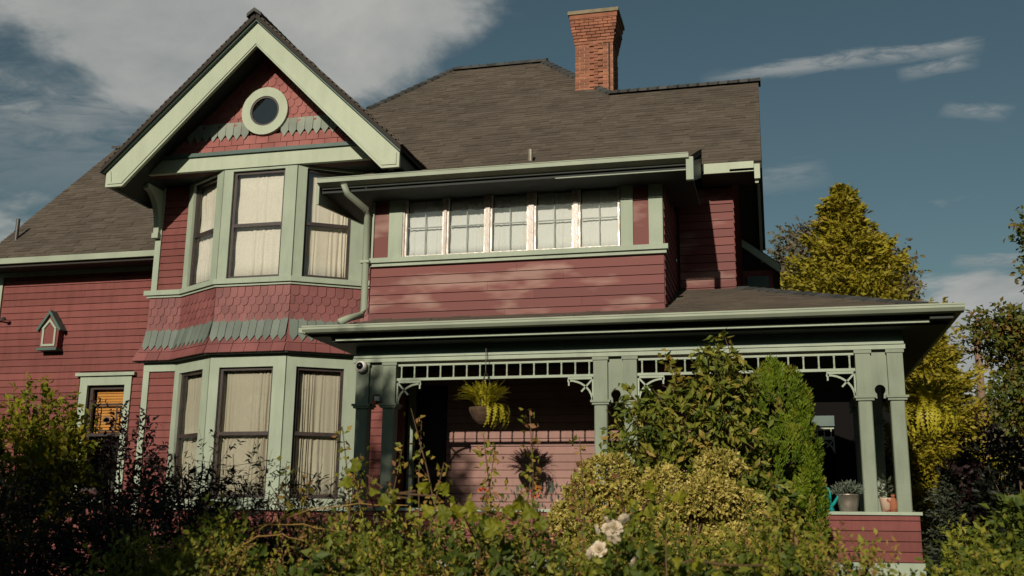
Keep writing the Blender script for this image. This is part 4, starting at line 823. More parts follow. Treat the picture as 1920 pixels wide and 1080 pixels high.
# watering can
wc = thing('watering_can', (0.465, 0.05, 1.886), 'turquoise watering can on the porch rail beside the metal pot', 'watering can')
MB().lathe((0.455, 0.07, 1.886), [(0, 0), (0.078, 0), (0.082, 0.012), (0.062, 0.055), (0.05, 0.12), (0.045, 0.165), (0.038, 0.165), (0.036, 0.12), (0, 0.11)], 20).build('body', M['turquoise'], wc, True)
MB().tube([(0.50, 0.06, 1.93), (0.535, 0.05, 1.97), (0.565, 0.03, 2.02), (0.585, 0.02, 2.05)], [0.02, 0.016, 0.012, 0.014], 10).build('spout', M['turquoise'], wc, True)
MB().tube([(0.425, 0.07, 2.04), (0.43, 0.07, 2.10), (0.455, 0.07, 2.125), (0.485, 0.07, 2.11), (0.50, 0.07, 2.06), (0.503, 0.07, 2.0)], 0.009, 8).build('handle', M['turquoise'], wc, True)

# ------------------------------------------------------------------ foliage tools
def unit(a): return a / np.maximum(np.linalg.norm(a, axis=1, keepdims=True), 1e-9)
def leaves(name, P, D, Nn, Ln, Wd, mat, parent, tone, fold=0.18, shape=0.45, kind='stuff'):
    D = unit(D); S = unit(np.cross(D, Nn)); U = np.cross(S, D); Ln = Ln[:, None]; Wd = Wd[:, None]
    V = np.stack([P, P + D * Ln * shape + S * Wd * .5 + U * Wd * fold, P + D * Ln - U * Ln * .12, P + D * Ln * shape - S * Wd * .5 + U * Wd * fold], 1).reshape(-1, 3)
    n_ = len(P); b = np.arange(n_)[:, None] * 4; F = np.concatenate([b + np.array([[0, 1, 2]]), b + np.array([[0, 2, 3]])], 1).reshape(-1, 3)
    o = mesh_np(name, V, F, mat, parent, np.repeat(tone, 2)); return tag(o, kind=kind) if kind else o
def rdir(n_): return unit(rng.normal(size=(n_, 3)))
def lobed_twigs(lobes, per, shell=0.5, up=0.4, spread=0.5):
    """twig roots and directions spread through ellipsoid lobes, denser towards the surface"""
    Ps = []; Ds = []
    for (x, y, z, a, b, c, w) in lobes:
        k = int(per * w); d = rdir(k); r_ = (shell + (1 - shell) * rng.random(k) ** 0.7)[:, None]; Ps.append(np.array([x, y, z]) + d * r_ * np.array([a, b, c])); Ds.append(unit(d * 0.8 + np.array([0, 0, up]) + rng.normal(size=(k, 3)) * spread))
    return np.concatenate(Ps), np.concatenate(Ds)
def shrub(name, label, cat, basep, lobes, twigs, per, tl, leaf, mat, tone=(0, 1), group=None, up=0.4, shell=0.5, stems=9, stem_mat='twig', stem_r=0.014, droop=0.0, spread=0.5, twig_geo=0.25, face_up=0.5, wl=0.5, tones=None):
    t = thing(name, basep, label, cat, group); P, D = lobed_twigs(lobes, twigs, shell, up, spread); n_ = len(P)
    s = (np.arange(per)[None, :] + rng.random((n_, per))) / per; Q = P[:, None, :] + D[:, None, :] * (s * tl)[:, :, None]; Q[:, :, 2] -= droop * (s * tl) ** 2 * 4
    side = rng.normal(size=(n_, per, 3)); LD = unit((D[:, None, :] * 0.7 + side * 0.75 + np.array([0, 0, -droop])).reshape(-1, 3)); Q = Q.reshape(-1, 3)
    Nn = unit(rng.normal(size=Q.shape) * 0.7 + np.array([0, -face_up * .6, face_up]))
    tw = np.clip(tone[0] + (tone[1] - tone[0]) * (0.55 * np.repeat(rng.random(n_), per) + 0.45 * rng.random(len(Q))), 0, 1)
    Ls = leaf * rng.uniform(0.6, 1.3, len(Q)); leaves('foliage', Q, LD, Nn, Ls, Ls * wl, M[mat], t, tw)
    mb = MB(); bp = Vector(basep); R_ = random.Random(len(name) + int(abs(basep[0]) * 100))
    for k in range(stems):
        l = lobes[k % len(lobes)]; e = Vector((l[0] + R_.uniform(-.6, .6) * l[3], l[1] + R_.uniform(-.6, .6) * l[4], l[2] + R_.uniform(-.2, .8) * l[5])); m_ = bp.lerp(e, 0.5) + Vector((R_.uniform(-.1, .1), R_.uniform(-.1, .1), 0.1))
        mb.tube([bp + Vector((R_.uniform(-.12, .12), R_.uniform(-.12, .12), 0)), m_, e], [stem_r * 1.5, stem_r, stem_r * .4], 5)
    for i in range(0, n_, max(1, int(1 / max(twig_geo, 1e-3)))):
        a = P[i] - D[i] * tl * 0.5; mb.tube([a, P[i] + D[i] * tl * 0.8], [stem_r * .3, stem_r * .14], 3, False)
    mb.build('stems', M[stem_mat], t); return t
def conifer(name, label, basep, H, R0, mat, n_br, seed, group=None, tone=(0, 1), pw=0.9, zlow=0.05, leaf=0.16, trunk=0.16, dense=26, upturn=0.35):
    """tapered trunk and irregular boughs, each a plume of hanging and rising sprays with gaps between the boughs"""
    r = np.random.default_rng(seed); t = thing(name, basep, label, 'tree', group); bp = np.array(basep, float); mb = MB(); mb.tube([bp, bp + [0.03, 0, H * .5], bp + [0, 0, H * .98]], [trunk, trunk * .6, 0.015], 7)
    Q = []; D = []; TT = []
    for i in range(n_br):
        f = zlow + (1 - zlow) * (i / n_br) ** 0.85; a = i * 2.399 + r.normal() * .35; rad = R0 * (1 - f) ** pw * r.uniform(0.40, 1.28) + 0.06 * R0 * (1 - f) + .08; d = np.array([math.cos(a), math.sin(a), 0]); sd = np.array([-d[1], d[0], 0]); p0 = bp + [0, 0, H * f]; bt = r.random()
        k = int(dense * (.35 + rad / R0 * 1.6)); u = r.random(k) ** .75; w = rad * .20 * (1 - .55 * u) + .05
        P = p0 + d * (u * rad)[:, None] + sd * (r.normal(size=k) * w)[:, None]; P[:, 2] += (-0.18 * u + upturn * u ** 2) * rad - np.abs(r.normal(size=k)) * w * .55
        Q.append(P); D.append(d * .55 + sd * (r.normal(size=k) * .5)[:, None] + r.normal(size=(k, 3)) * .3 + [0, 0, 0.15]); TT.append(np.clip(bt * .55 + .30 * r.random(k) + .25 * (u - .5), 0, 1))
        if i % 2 == 0: mb.tube([p0, p0 + d * rad * .5 + [0, 0, -.06 * rad], p0 + d * rad * .9 + [0, 0, .06 * rad]], [trunk * .16, trunk * .1, .006], 4, False)
    Q = np.concatenate(Q); D = np.concatenate(D); TT = np.concatenate(TT); n_ = len(Q); Ls = leaf * r.uniform(0.6, 1.35, n_)
    leaves('crown', Q, D, rdir(n_) + [0, -.3, .5], Ls, Ls * 0.42, M[mat], t, tone[0] + (tone[1] - tone[0]) * TT); mb.build('trunk', M['bark'], t); return t
def broadleaf(name, label, basep, H, crown, per_lobe, leaf, mat, seed, group=None, tone=(0, 1), trunk=0.14, tl=0.35, per=7, wl=0.7, up=0.2, shell=0.35):
    R_ = random.Random(seed); t = thing(name, basep, label, 'tree', group); bp = Vector(basep); mb = MB(); fork = bp + Vector((R_.uniform(-.1, .1), 0, H * 0.35)); mb.tube([bp, bp.lerp(fork, .5) + Vector((0.04, 0, 0)), fork], [trunk, trunk * .85, trunk * .7], 8)
    for l in crown:
        e = Vector(l[:3]); m_ = fork.lerp(e, .5) + Vector((R_.uniform(-.15, .15), R_.uniform(-.15, .15), .12)); mb.tube([fork, m_, e], [trunk * .5, trunk * .3, trunk * .1], 6)
        for q in range(5):
            f = e + Vector((R_.uniform(-1, 1) * l[3] * .85, R_.uniform(-1, 1) * l[4] * .85, R_.uniform(-.7, .9) * l[5])); mb.tube([m_.lerp(e, .6), e.lerp(f, .5) + Vector((0, 0, .05)), f], [trunk * .14, trunk * .09, .006], 4, False)
    P, D = lobed_twigs(crown, per_lobe, shell, up, .6); n_ = len(P); s = (np.arange(per)[None, :] + rng.random((n_, per))) / per; Q = (P[:, None, :] + D[:, None, :] * (s * tl)[:, :, None]).reshape(-1, 3)
    LD = unit(np.repeat(D, per, 0) * .5 + rng.normal(size=Q.shape) * .8 + [0, 0, -.25]); Ls = leaf * rng.uniform(.6, 1.3, len(Q))
    leaves('crown', Q, LD, unit(rng.normal(size=Q.shape) * .7 + [0, -.35, .5]), Ls, Ls * wl, M[mat], t, np.clip(tone[0] + (tone[1] - tone[0]) * (.55 * np.repeat(rng.random(n_), per) + .45 * rng.random(len(Q))), 0, 1)); mb.build('trunk', M['bark'], t); return t
def lob(*a): return [tuple(x) if len(x) == 7 else (*x, 1.0) for x in a]

# pots on the rail
def pot(name, c, prof, mat, label, plant=None, lf='lf_sage', nl=200, r=0.12, h=0.10, leaf=0.035):
    t = thing(name, c, label, 'plant pot'); MB().lathe(c, prof, 22).build('pot', M[mat], t, True)
    zt_ = max(p[1] for p in prof); MB().lathe((c[0], c[1], c[2] + zt_ - 0.02), [(0.0, 0.0), (max(p[0] for p in prof) * .9, 0)], 16).build('soil', M['soil'], t)
    if plant:
        d = rdir(nl); d[:, 2] = np.abs(d[:, 2]); P = np.array(c) + [0, 0, zt_] + d * (rng.random(nl) ** .4)[:, None] * np.array([r, r * .8, h]); Ls = leaf * rng.uniform(.7, 1.3, nl)
        leaves('foliage', P, d + rng.normal(size=(nl, 3)) * .6 + [0, 0, .4], rdir(nl), Ls, Ls * .4, M[lf], t, rng.random(nl))
    return t
pot('metal_pot', (0.665, 0.07, 1.886), [(0, 0), (0.082, 0), (0.086, 0.01), (0.096, 0.06), (0.097, 0.066), (0.10, 0.085), (0.113, 0.155), (0.118, 0.158), (0.118, 0.168), (0.108, 0.168), (0.105, 0.15)], 'metal', 'galvanised metal pot of grey-green sage on the porch rail', True, nl=420, r=0.16, h=0.12, leaf=0.04)
pot('pale_pot', (1.02, 0.09, 1.886), [(0, 0), (0.045, 0), (0.06, 0.12), (0.062, 0.135), (0.052, 0.135)], 'palepot', 'pale pink painted pot between the right porch columns', True, 'lf_bluegrey', 90, 0.06, 0.2, 0.05)
pot('terracotta_bottle', (1.085, 0.07, 1.886), [(0, 0), (0.036, 0), (0.042, 0.05), (0.04, 0.10), (0.022, 0.13), (0.018, 0.155), (0.024, 0.165), (0.018, 0.165)], 'terracotta', 'slim terracotta jar between the right porch columns')

# ------------------------------------------------------------------ garden, front to back
# shade tree to the left of and behind the viewpoint: it throws the dark patch over the left shrubs
broadleaf('shade_tree', 'broad leafy tree to the left of the viewpoint, shading the left shrubs', (-5.6, -14.2, 0), 4.6, lob((-7.5, -13.8, 4.7, 1.1, 0.9, 1.55, 1.5), (-8.7, -13.8, 4.7, 1.0, 0.9, 1.45, 1.4), (-5.0, -13.6, 3.3, 1.3, 0.9, 1.5), (-6.6, -13.8, 3.0, 1.4, 0.9, 1.5), (-8.2, -13.9, 2.9, 1.3, 0.9, 1.3), (-4.4, -13.5, 2.1, 0.9, 0.8, 1.2), (-6.0, -13.6, 1.4, 1.9, 0.8, 1.2), (-4.35, -13.5, 3.9, 0.95, 0.8, 1.3), (-5.25, -13.6, 6.9, 0.42, 0.5, 1.0, .55), (-5.3, -13.6, 5.6, .25, .4, .7, .2)), 520, 0.13, 'lf_shade', 3, per=9, tl=0.5)
# dark nandina-like shrub, left foreground
shrub('nandina_shrub', 'dark shaded shrub with fine pinnate leaves at the lower left corner', 'shrub', (-4.3, -5.2, 0),
      lob((-4.75, -5.1, 1.25, 1.0, 0.6, 0.72), (-3.75, -5.0, 1.32, 0.65, 0.55, 0.60), (-4.2, -5.2, 0.7, 1.3, 0.6, 0.8), (-5.4, -5.0, 1.2, 0.9, 0.5, 0.85), (-3.15, -4.9, 1.15, 0.5, 0.45, 0.45, .7), (-3.4, -5.1, 0.8, 0.8, .5, .6)), 620, 9, 0.26, 0.06, 'lf_shade', (0, .8), up=0.4, shell=0.4, stems=18, droop=0.15, wl=0.36)
# fine sprays of that shrub reaching in front of the bay windows
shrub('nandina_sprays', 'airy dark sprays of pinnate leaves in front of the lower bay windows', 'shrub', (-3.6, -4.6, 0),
      lob((-3.75, -4.6, 1.95, 0.5, 0.3, 0.24), (-3.25, -4.55, 1.85, 0.5, 0.3, 0.26), (-2.9, -4.5, 1.72, 0.35, 0.3, 0.18)), 60, 11, 0.32, 0.048, 'lf_shade', (0, 1), up=0.15, shell=0.1, stems=12, droop=0.35, wl=0.30, twig_geo=1.0, stem_r=.008)
# sunlit lime shrub at the left edge
shrub('lime_shrub', 'sunlit yellow-green leafy shrub at the left edge below the siding', 'shrub', (-6.9, -2.2, 0),
      lob((-6.85, -2.2, 2.40, 0.42, 0.4, 0.52), (-7.1, -2.2, 2.0, 0.6, 0.4, 0.7), (-6.6, -2.3, 2.15, 0.25, 0.35, 0.35), (-6.8, -2.2, 1.2, 0.8, 0.5, 0.9)), 230, 8, 0.22, 0.07, 'lf_lime', (0.1, 1), up=0.5, shell=0.35, stems=10, wl=0.55)
# dark red-tinged bush between the lime shrub and the window
shrub('burgundy_bush', 'dark burgundy bush below the small leaded window', 'shrub', (-6.3, -1.6, 0), lob((-6.35, -1.6, 2.05, 0.5, 0.4, 0.75), (-5.9, -1.6, 1.5, 0.7, 0.4, 0.6)), 260, 8, 0.22, 0.06, 'lf_purple', (0, .7), shell=0.3, wl=0.5)
# mixed hedge across the bottom
hl = []
for i in range(15):
    x = -3.35 + i * 0.30; hl.append((x, -5.9 + 0.18 * math.sin(i * 2.1), 1.02 + 0.07 * math.sin(i * 1.3) + (0.05 if 3 < i < 10 else -0.02), 0.25 + .06 * math.sin(i * 2.3), 0.40, 0.56 + 0.10 * math.sin(i * 3.7), 0.9))
shrub('mixed_hedge', 'dense sunlit hedge of small green, yellow and rusty leaves across the foreground', 'hedge', (-1.4, -5.9, 0), hl, 560, 11, 0.17, 0.034, 'lf_hedge', (0, .72), up=0.5, shell=0.62, stems=24, wl=0.58, stem_r=0.007, twig_geo=.08)
hl = [(-3.0 + i * 0.42, -4.4 + 0.2 * math.sin(i * 1.7), 1.05, 0.34, 0.4, 0.66 + 0.08 * math.sin(i * 2.9), 1.0) for i in range(8)]
shrub('back_hedge', 'olive shrub row behind the foreground hedge, below the porch rail', 'hedge', (-1.6, -4.4, 0), hl, 260, 9, 0.22, 0.045, 'lf_hedge', (0.1, .95), up=0.5, shell=0.45, stems=20, wl=0.5)
shrub('rusty_spirea', 'low rusty-pink and lime spirea tips poking through the hedge', 'shrub', (-1.5, -6.2, 0), [(-2.6 + i * 0.36, -6.22 + .1 * math.sin(i * 2.2), 1.28 + .07 * math.sin(i * 1.9), .22, .2, .32, .35 + .3 * (i % 3 == 0)) for i in range(9)], 190, 12, 0.15, 0.026, 'lf_hedge', (.45, 1), up=.9, shell=.5, stems=18, wl=.40, stem_r=.005, twig_geo=.5)
shrub('laurel_shrub', 'patch of larger dark glossy leaves low in the hedge', 'shrub', (-0.35, -6.3, 0), lob((-0.40, -6.3, 1.24, .35, .25, .30), (-2.1, -6.25, 1.22, .4, .2, .30, .9), (0.05, -6.2, 1.24, .25, .2, .25, .6), (-1.3, -6.3, 1.30, .3, .2, .28, .8)), 110, 7, .18, .066, 'lf_vine', (.05, .55), shell=.4, wl=.6)
# upright shoots with small leaves
def shoot(basep, top, label, mat='lf_hedge', nl=40, leaf=0.045, tone=(.3, 1), sm='twig', bend=0.08, r0=0.006, group='tall shoots above the hedge'):
    t = thing('garden_shoot', basep, label, 'plant', group); b, e = Vector(basep), Vector(top); m_ = b.lerp(e, .55) + Vector((bend, 0, 0.05)); pts = [b, b.lerp(m_, .5) + Vector((-bend * .2, 0, 0)), m_, m_.lerp(e, .5) + Vector((bend * .25, 0, 0)), e]
    MB().tube(pts, [r0 * 1.4, r0 * 1.2, r0, r0 * .8, r0 * .4], 5).build('stem', M[sm], t); s = .35 + .65 * rng.random(nl); A = np.array([tuple(p) for p in pts]); idx = np.clip(s * 4, 0, 3.999); i0 = idx.astype(int); fr = (idx - i0)[:, None]; P = A[i0] * (1 - fr) + A[i0 + 1] * fr; P += rng.normal(size=P.shape) * 0.025
    Ls = leaf * rng.uniform(.6, 1.3, nl); leaves('foliage', P, rng.normal(size=(nl, 3)) + [0, -.2, .35], rdir(nl) + [0, -.5, .3], Ls, Ls * .6, M[mat], t, tone[0] + (tone[1] - tone[0]) * rng.random(nl))
shs = [((-2.62, -4.6, .6), (-2.72, -4.6, 2.32), 'leafy shoot rising in front of the left porch column'), ((-2.4, -4.6, .6), (-2.3, -4.6, 2.2), 'short leafy shoot beside the left porch columns'), ((-1.85, -4.7, .6), (-2.22, -4.7, 2.42), 'bare leaning cane with a rusty tip beside the shaded porch corner'),
       ((-2.05, -4.6, .6), (-2.18, -4.6, 2.35), 'green shoot left of the leaning cane'), ((-1.55, -4.5, .6), (-1.5, -4.5, 2.42), 'slim shoot just below the hanging fern basket'), ((-1.75, -4.5, .6), (-1.72, -4.5, 2.2), 'leafy shoot left of the fern shadow'), ((-1.25, -4.4, .6), (-1.2, -4.4, 2.26), 'leafy shoot in front of the fern shadow'),
       ((-2.85, -4.7, .6), (-3.05, -4.7, 2.08), 'rusty-leaved sprig before the right lower bay window'), ((-0.95, -4.3, .6), (-0.98, -4.3, 2.12), 'short shoot at the left of the cream shrub')]
shs += [((-2.5, -5.0, .6), (-2.42, -5.0, 2.12), 'thin shoot in front of the left porch column shaft'), ((-2.3, -5.1, .6), (-2.42, -5.1, 2.02), 'short bushy shoot between the left porch columns'), ((-2.0, -5.0, .6), (-1.9, -5.0, 2.06), 'bushy shoot in front of the dark porch corner'), ((-1.62, -5.0, .6), (-1.66, -5.0, 2.22), 'feathery shoot below and left of the fern'),
        ((-1.4, -5.0, .6), (-1.36, -5.0, 2.06), 'feathery shoot between fern basket and its shadow'), ((-1.1, -5.0, .6), (-1.12, -5.0, 1.98), 'low shoot just right of the fern shadow'), ((-2.75, -5.1, .6), (-2.7, -5.1, 1.95), 'low sprig at the right edge of the lower bay')]
for i, (a, b, lab) in enumerate(shs): shoot(a, b, lab, nl=18 if 'bare' in lab else 85, bend=0.05 * (-1) ** i)
# arching yellow canes in the hedge
for i, (a, b, lab) in enumerate((((-3.0, -5.6, 1.55), (-1.9, -5.6, 1.80), 'upper arching yellow cane in the hedge'), ((-3.1, -5.75, 1.52), (-2.2, -5.75, 1.66), 'lower arching yellow cane in the hedge'), ((-2.7, -6.2, 1.45), (-2.2, -6.2, 1.62), 'short yellow cane at the bottom of the hedge'))):
    t = thing('arching_cane', a, lab, 'cane', 'yellow canes in the hedge'); A, B = Vector(a), Vector(b); MB().tube([A.lerp(B, q / 12) + Vector((0, 0.02 * math.sin(q), .10 * math.sin(math.pi * q / 12) + .006 * math.sin(q * 2.3))) for q in range(13)], [.0045 - .0002 * q for q in range(13)], 6).build('stem', M['cane'], t)
# big lime vine leaves, each its own part
def vine_leaf_mesh(tn, ph):
    V = [(0, 0, 0)]; K_ = 20
    for j in range(K_):
        a = 2 * math.pi * j / K_; rr = 0.5 * (1 + 0.20 * math.cos(3 * a + math.pi) + 0.08 * math.cos(9 * a + ph)); V.append((rr * math.sin(a), 0.16 * abs(math.sin(a)) + 0.08 * math.cos(2 * a + ph) + .05 * math.sin(5 * a), -rr * math.cos(a)))
    me = bpy.data.meshes.new('vine_leaf'); me.from_pydata(V, [], [(0, j + 1, (j + 1) % K_ + 1) for j in range(K_)]); me.materials.append(M['lf_lime']); a = me.attributes.new('tone', 'FLOAT', 'FACE'); a.data.foreach_set('value', [tn + .08 * math.sin(j * 1.9) for j in range(K_)]); return me
VLS = [vine_leaf_mesh(t_, p_) for t_, p_ in ((.30, 0), (.42, 1), (.52, 2), (.60, 3))]
def vine(label, basep, spots, size=0.09):
    t = thing('grape_vine', basep, label, 'vine', 'lime vines over the hedge'); mb = MB(); pts = [Vector(basep)] + [Vector(p) for p in spots]; mb.tube(pts, [0.004] * len(pts), 5); mb.build('stem', M['twig'], t); R_ = random.Random(len(label))
    for p in spots:
        for q in range(R_.choice((1, 2, 3))):
            o = link(bpy.data.objects.new('vine_leaf', R_.choice(VLS)), t, (p[0] + R_.uniform(-.07, .07), p[1] - 0.04 + R_.uniform(-.08, .04), p[2] + R_.uniform(-.08, .04))); s = size * R_.uniform(.45, 1.1); o.scale = (s, s, s); o.rotation_euler = (R_.uniform(-1.0, .8), R_.uniform(-.9, .9), R_.uniform(-1.0, 1.0))
vine('lime vine with broad leaves below the left porch columns', (-1.8, -5.85, 1.35), [(-1.838, -6.45, 1.946), (-1.758, -6.45, 1.887), (-1.679, -6.45, 1.828), (-1.59, -6.45, 1.817), (-1.567, -6.45, 1.852), (-1.654, -6.45, 1.84), (-1.466, -6.45, 1.829)], .06)
vine('lime vine with broad drooping leaves below the fern shadow', (-1.3, -5.85, 1.35), [(-1.38, -6.45, 1.811), (-1.329, -6.45, 1.749), (-1.306, -6.45, 1.784), (-1.196, -6.45, 1.751), (-1.173, -6.45, 1.785), (-1.077, -6.45, 1.745), (-1.053, -6.45, 1.775), (-1.006, -6.45, 1.786)], .075)
vine('lime vine with broad leaves over the cream shrub', (-0.75, -5.85, 1.35), [(-0.702, -5.6, 1.715), (-0.661, -5.6, 1.793), (-0.634, -5.6, 1.846), (-0.58, -5.6, 1.872), (-0.54, -5.6, 1.859), (-0.492, -5.6, 1.899), (-0.608, -5.6, 1.807), (-0.675, -5.6, 1.754)], .065)
vine('lime vine leaves at the bottom right of the hedge', (-0.2, -5.85, 1.35), [(-0.395, -6.45, 1.564), (-0.362, -6.45, 1.575), (-0.2, -6.45, 1.557), (-0.073, -6.45, 1.56), (-0.052, -6.45, 1.55)], .055)
# cream flowering shrub
R9 = random.Random(9); cl = []
for (x, z, a, c) in ((-1.20, 2.05, .24, .16), (-1.05, 1.93, .16, .10), (-1.36, 1.93, .14, .10), (-0.80, 1.98, .22, .15), (-0.62, 1.88, .16, .10), (-0.97, 1.84, .15, .10), (-0.40, 2.14, .17, .09), (-0.45, 1.93, .20, .13), (-0.25, 1.86, .14, .09), (-0.42, 1.78, .18, .10), (-1.42, 1.74, .20, .13), (-1.20, 1.72, .17, .11), (-1.00, 1.64, .22, .14), (-0.75, 1.68, .20, .12), (-0.55, 1.60, .20, .12), (-0.28, 1.62, .15, .09), (-1.3, 1.55, .25, .15), (-0.85, 1.45, .3, .15), (-0.45, 1.42, .28, .14)): cl.append((x, -3.25 + R9.uniform(-.16, .16), z, a * .80, a * .75, c * .85, a * 3.2))
cl.append((-0.9, -3.15, 1.1, 0.6, 0.3, 0.6, 1.0))
shrub('cream_shrub', 'rounded shrub of dense cream-yellow flower clusters in front of the middle columns', 'shrub', (-0.85, -3.25, 0), cl, 420, 12, 0.06, 0.028, 'lf_cream', (0, 1), up=0.6, shell=0.78, stems=19, wl=0.6, twig_geo=0.06)
# climber on the porch
cl = lob((-1.10, -1.5, 2.50, 0.26, 0.3, 0.34, .8), (-0.75, -1.5, 2.58, 0.32, 0.3, 0.36), (-0.42, -1.5, 2.72, 0.26, 0.3, 0.34), (-0.47, -1.5, 3.08, 0.10, 0.18, 0.24, .35), (-0.80, -1.5, 2.10, 0.42, 0.4, 0.36), (-0.32, -1.5, 2.18, 0.28, 0.35, 0.42), (-0.6, -1.5, 1.2, 0.8, 0.5, 0.8), (-0.20, -1.6, 1.75, 0.26, .3, .36))
shrub('climbing_shrub', 'tall shrub with drooping pointed leaves climbing before the right porch bay', 'shrub', (-0.6, -1.5, 0), cl, 150, 8, 0.22, 0.088, 'lf_vine', (0, 1), up=0.45, shell=0.45, stems=16, droop=0.6, wl=0.44)
for i, (a, b, lab) in enumerate((((-0.45, -1.55, 2.6), (-0.42, -1.55, 3.42), 'topmost wispy shoot of the climber in front of the porch beam'), ((-0.9, -1.6, 2.6), (-0.93, -1.6, 3.22), 'wispy shoot with large round leaves left of the climber'), ((-1.1, -1.6, 2.3), (-1.32, -1.6, 2.95), 'slender shoot beside the middle porch columns'))):
    shoot(a, b, lab, 'lf_vine', 44, 0.075, (.3, 1), r0=0.005, group='climber shoots')
# arborvitae
def thuja(name, label, basep, H, prof, n_pl, per, leaf, mat, seed):
    """columnar conifer built of many upright plumes of thread-like sprays, with hollows between them"""
    r = np.random.default_rng(seed); t = thing(name, basep, label, 'tree'); Q = []; D = []; T = []; Nn = []
    for k in range(n_pl):
        f = r.random() ** .85 * .97; a = r.random() * 6.283; R_ = np.interp(f, [p[0] for p in prof], [p[1] for p in prof]) * r.uniform(.70, 1.08); c = np.array([math.cos(a) * R_, math.sin(a) * R_, f * H]); hl = r.uniform(.10, .24); w = r.uniform(.025, .06)
        u = r.random(per); ang = r.random(per) * 6.283; rad = w * np.sqrt(r.random(per)) * (1 - u * .75); out_ = np.array([math.cos(a), math.sin(a), 0]); P = c + np.stack([np.cos(ang) * rad, np.sin(ang) * rad, (u - .3) * hl], 1) + out_ * (u * .03)[:, None]
        Q.append(P); D.append(np.stack([np.cos(ang) * .5, np.sin(ang) * .5, np.full(per, .9)], 1) + out_ * .35 + r.normal(size=(per, 3)) * .3); bt = r.random() * .6 + (.4 if r.random() < .06 else 0); T.append(np.clip(bt + .3 * r.random(per) - .15 + .25 * u, 0, 1)); Nn.append(np.tile(out_, (per, 1)) + r.normal(size=(per, 3)) * .6)
    Q = np.concatenate(Q) + np.array(basep); D = np.concatenate(D); T = np.concatenate(T); Nn = np.concatenate(Nn); Ls = leaf * r.uniform(.6, 1.4, len(Q))
    leaves('crown', Q, D, Nn, Ls, Ls * .26, M[mat], t, T); k = MB().tube([basep, (basep[0], basep[1], H * .95)], [.07, .01], 6)
    for q in range(40):
        a = q * 2.4; f = .15 + .8 * q / 40; R_ = np.interp(f, [p[0] for p in prof], [p[1] for p in prof]) * .8; k.tube([(basep[0], basep[1], f * H - .1), (basep[0] + R_ * math.cos(a), basep[1] + R_ * math.sin(a), f * H + .08)], [.012, .004], 4, False)
    k.build('trunk', M['bark'], t)
thuja('arborvitae', 'narrow bright green columnar conifer in front of the right porch columns', (0.03, -1.2, 0), 3.16, [(0, .27), (.3, .31), (.55, .33), (.75, .31), (.88, .25), (.95, .15), (1, .05)], 620, 130, 0.042, 'lf_thuja', 4)
# rose bush with cream blooms
rbz = shrub('rose_bush', 'rose bush with a spray of cream blooms at the bottom of the hedge', 'shrub', (-0.72, -6.4, 0), lob((-0.75, -6.4, 1.25, 0.35, 0.3, 0.33), (-0.7, -6.4, 0.8, 0.4, 0.3, 0.5)), 130, 7, 0.16, 0.045, 'lf_hedge', (0, .6), wl=0.6, shell=.4)
def rose_mesh(s, full):
    V = []; F = []; T = []
    for ring_, (n_, rr, tilt, sz) in enumerate(((4, .12, 1.35, .42), (5, .28, 1.0, .55), (6, .42, .6, .62), (6, .5, .25, .66))[: full]):
        for j in range(n_):
            a = 2 * math.pi * (j + .5 * ring_) / n_; ca, sa = math.cos(a), math.sin(a); tx, tz = math.cos(tilt), math.sin(tilt)
            P = lambda rad, lat: (ca * (rr * .4 + rad * tx) - sa * lat, sa * (rr * .4 + rad * tx) + ca * lat, rad * tz)
            b = len(V); V += [P(0, 0), P(sz * .5, sz * .42), P(sz * .95, sz * .25), P(sz, 0), P(sz * .95, -sz * .25), P(sz * .5, -sz * .42)]; F.append(tuple(range(b, b + 6))); T.append(.5 + .12 * ring_)
    me = bpy.data.meshes.new('bloom'); me.from_pydata([tuple(c * s for c in v) for v in V], [], F); me.materials.append(M['petal']); a = me.attributes.new('tone', 'FLOAT', 'FACE'); a.data.foreach_set('value', T); return me
RA, RB = rose_mesh(0.043, 4), rose_mesh(0.034, 4)
for i, (x, z, m) in enumerate(((-0.715, 1.615, RA), (-0.655, 1.70, RA), (-0.70, 1.73, RB), (-0.73, 1.69, RB), (-0.665, 1.665, RA), (-0.62, 1.735, RB), (-0.745, 1.60, RB), (-0.575, 1.565, RB), (-0.69, 1.70, RB))):
    o = link(bpy.data.objects.new('bloom', m), rbz, (x, -6.62 + 0.03 * (i % 3), z)); o.rotation_euler = (1.25 - .2 * (i % 3), .3 * ((i % 3) - 1), i * .7)
# little flowers near the porch wall
fp = thing('flower_clump', (-1.75, -1.0, 0), 'clump of bluish leaves with orange and red blossoms below the fern shadow', 'flowers')
d = rdir(420); P = np.array([-2.05, -1.0, 1.72]) + d * [0.75, .3, .35]; Ls = .06 * rng.uniform(.6, 1.3, 420); leaves('foliage', P, d + [0, 0, .6], rdir(420), Ls, Ls * .4, M['lf_sage'], fp, rng.random(420) * .4); MB().tube([(-1.75, -1.0, 0), (-2.05, -1.0, 1.6)], [.03, .01], 5).build('stems', M['twig'], fp)
d = rdir(60); P = np.array([[-2.2, -1.2, 2.02], [-1.55, -1.2, 1.93], [-2.7, -1.2, 2.0]])[rng.integers(0, 3, 60)] + d * .035; leaves('blossoms', P, d, rdir(60), np.full(60, .04), np.full(60, .03), M['petal_red'], fp, rng.random(60))

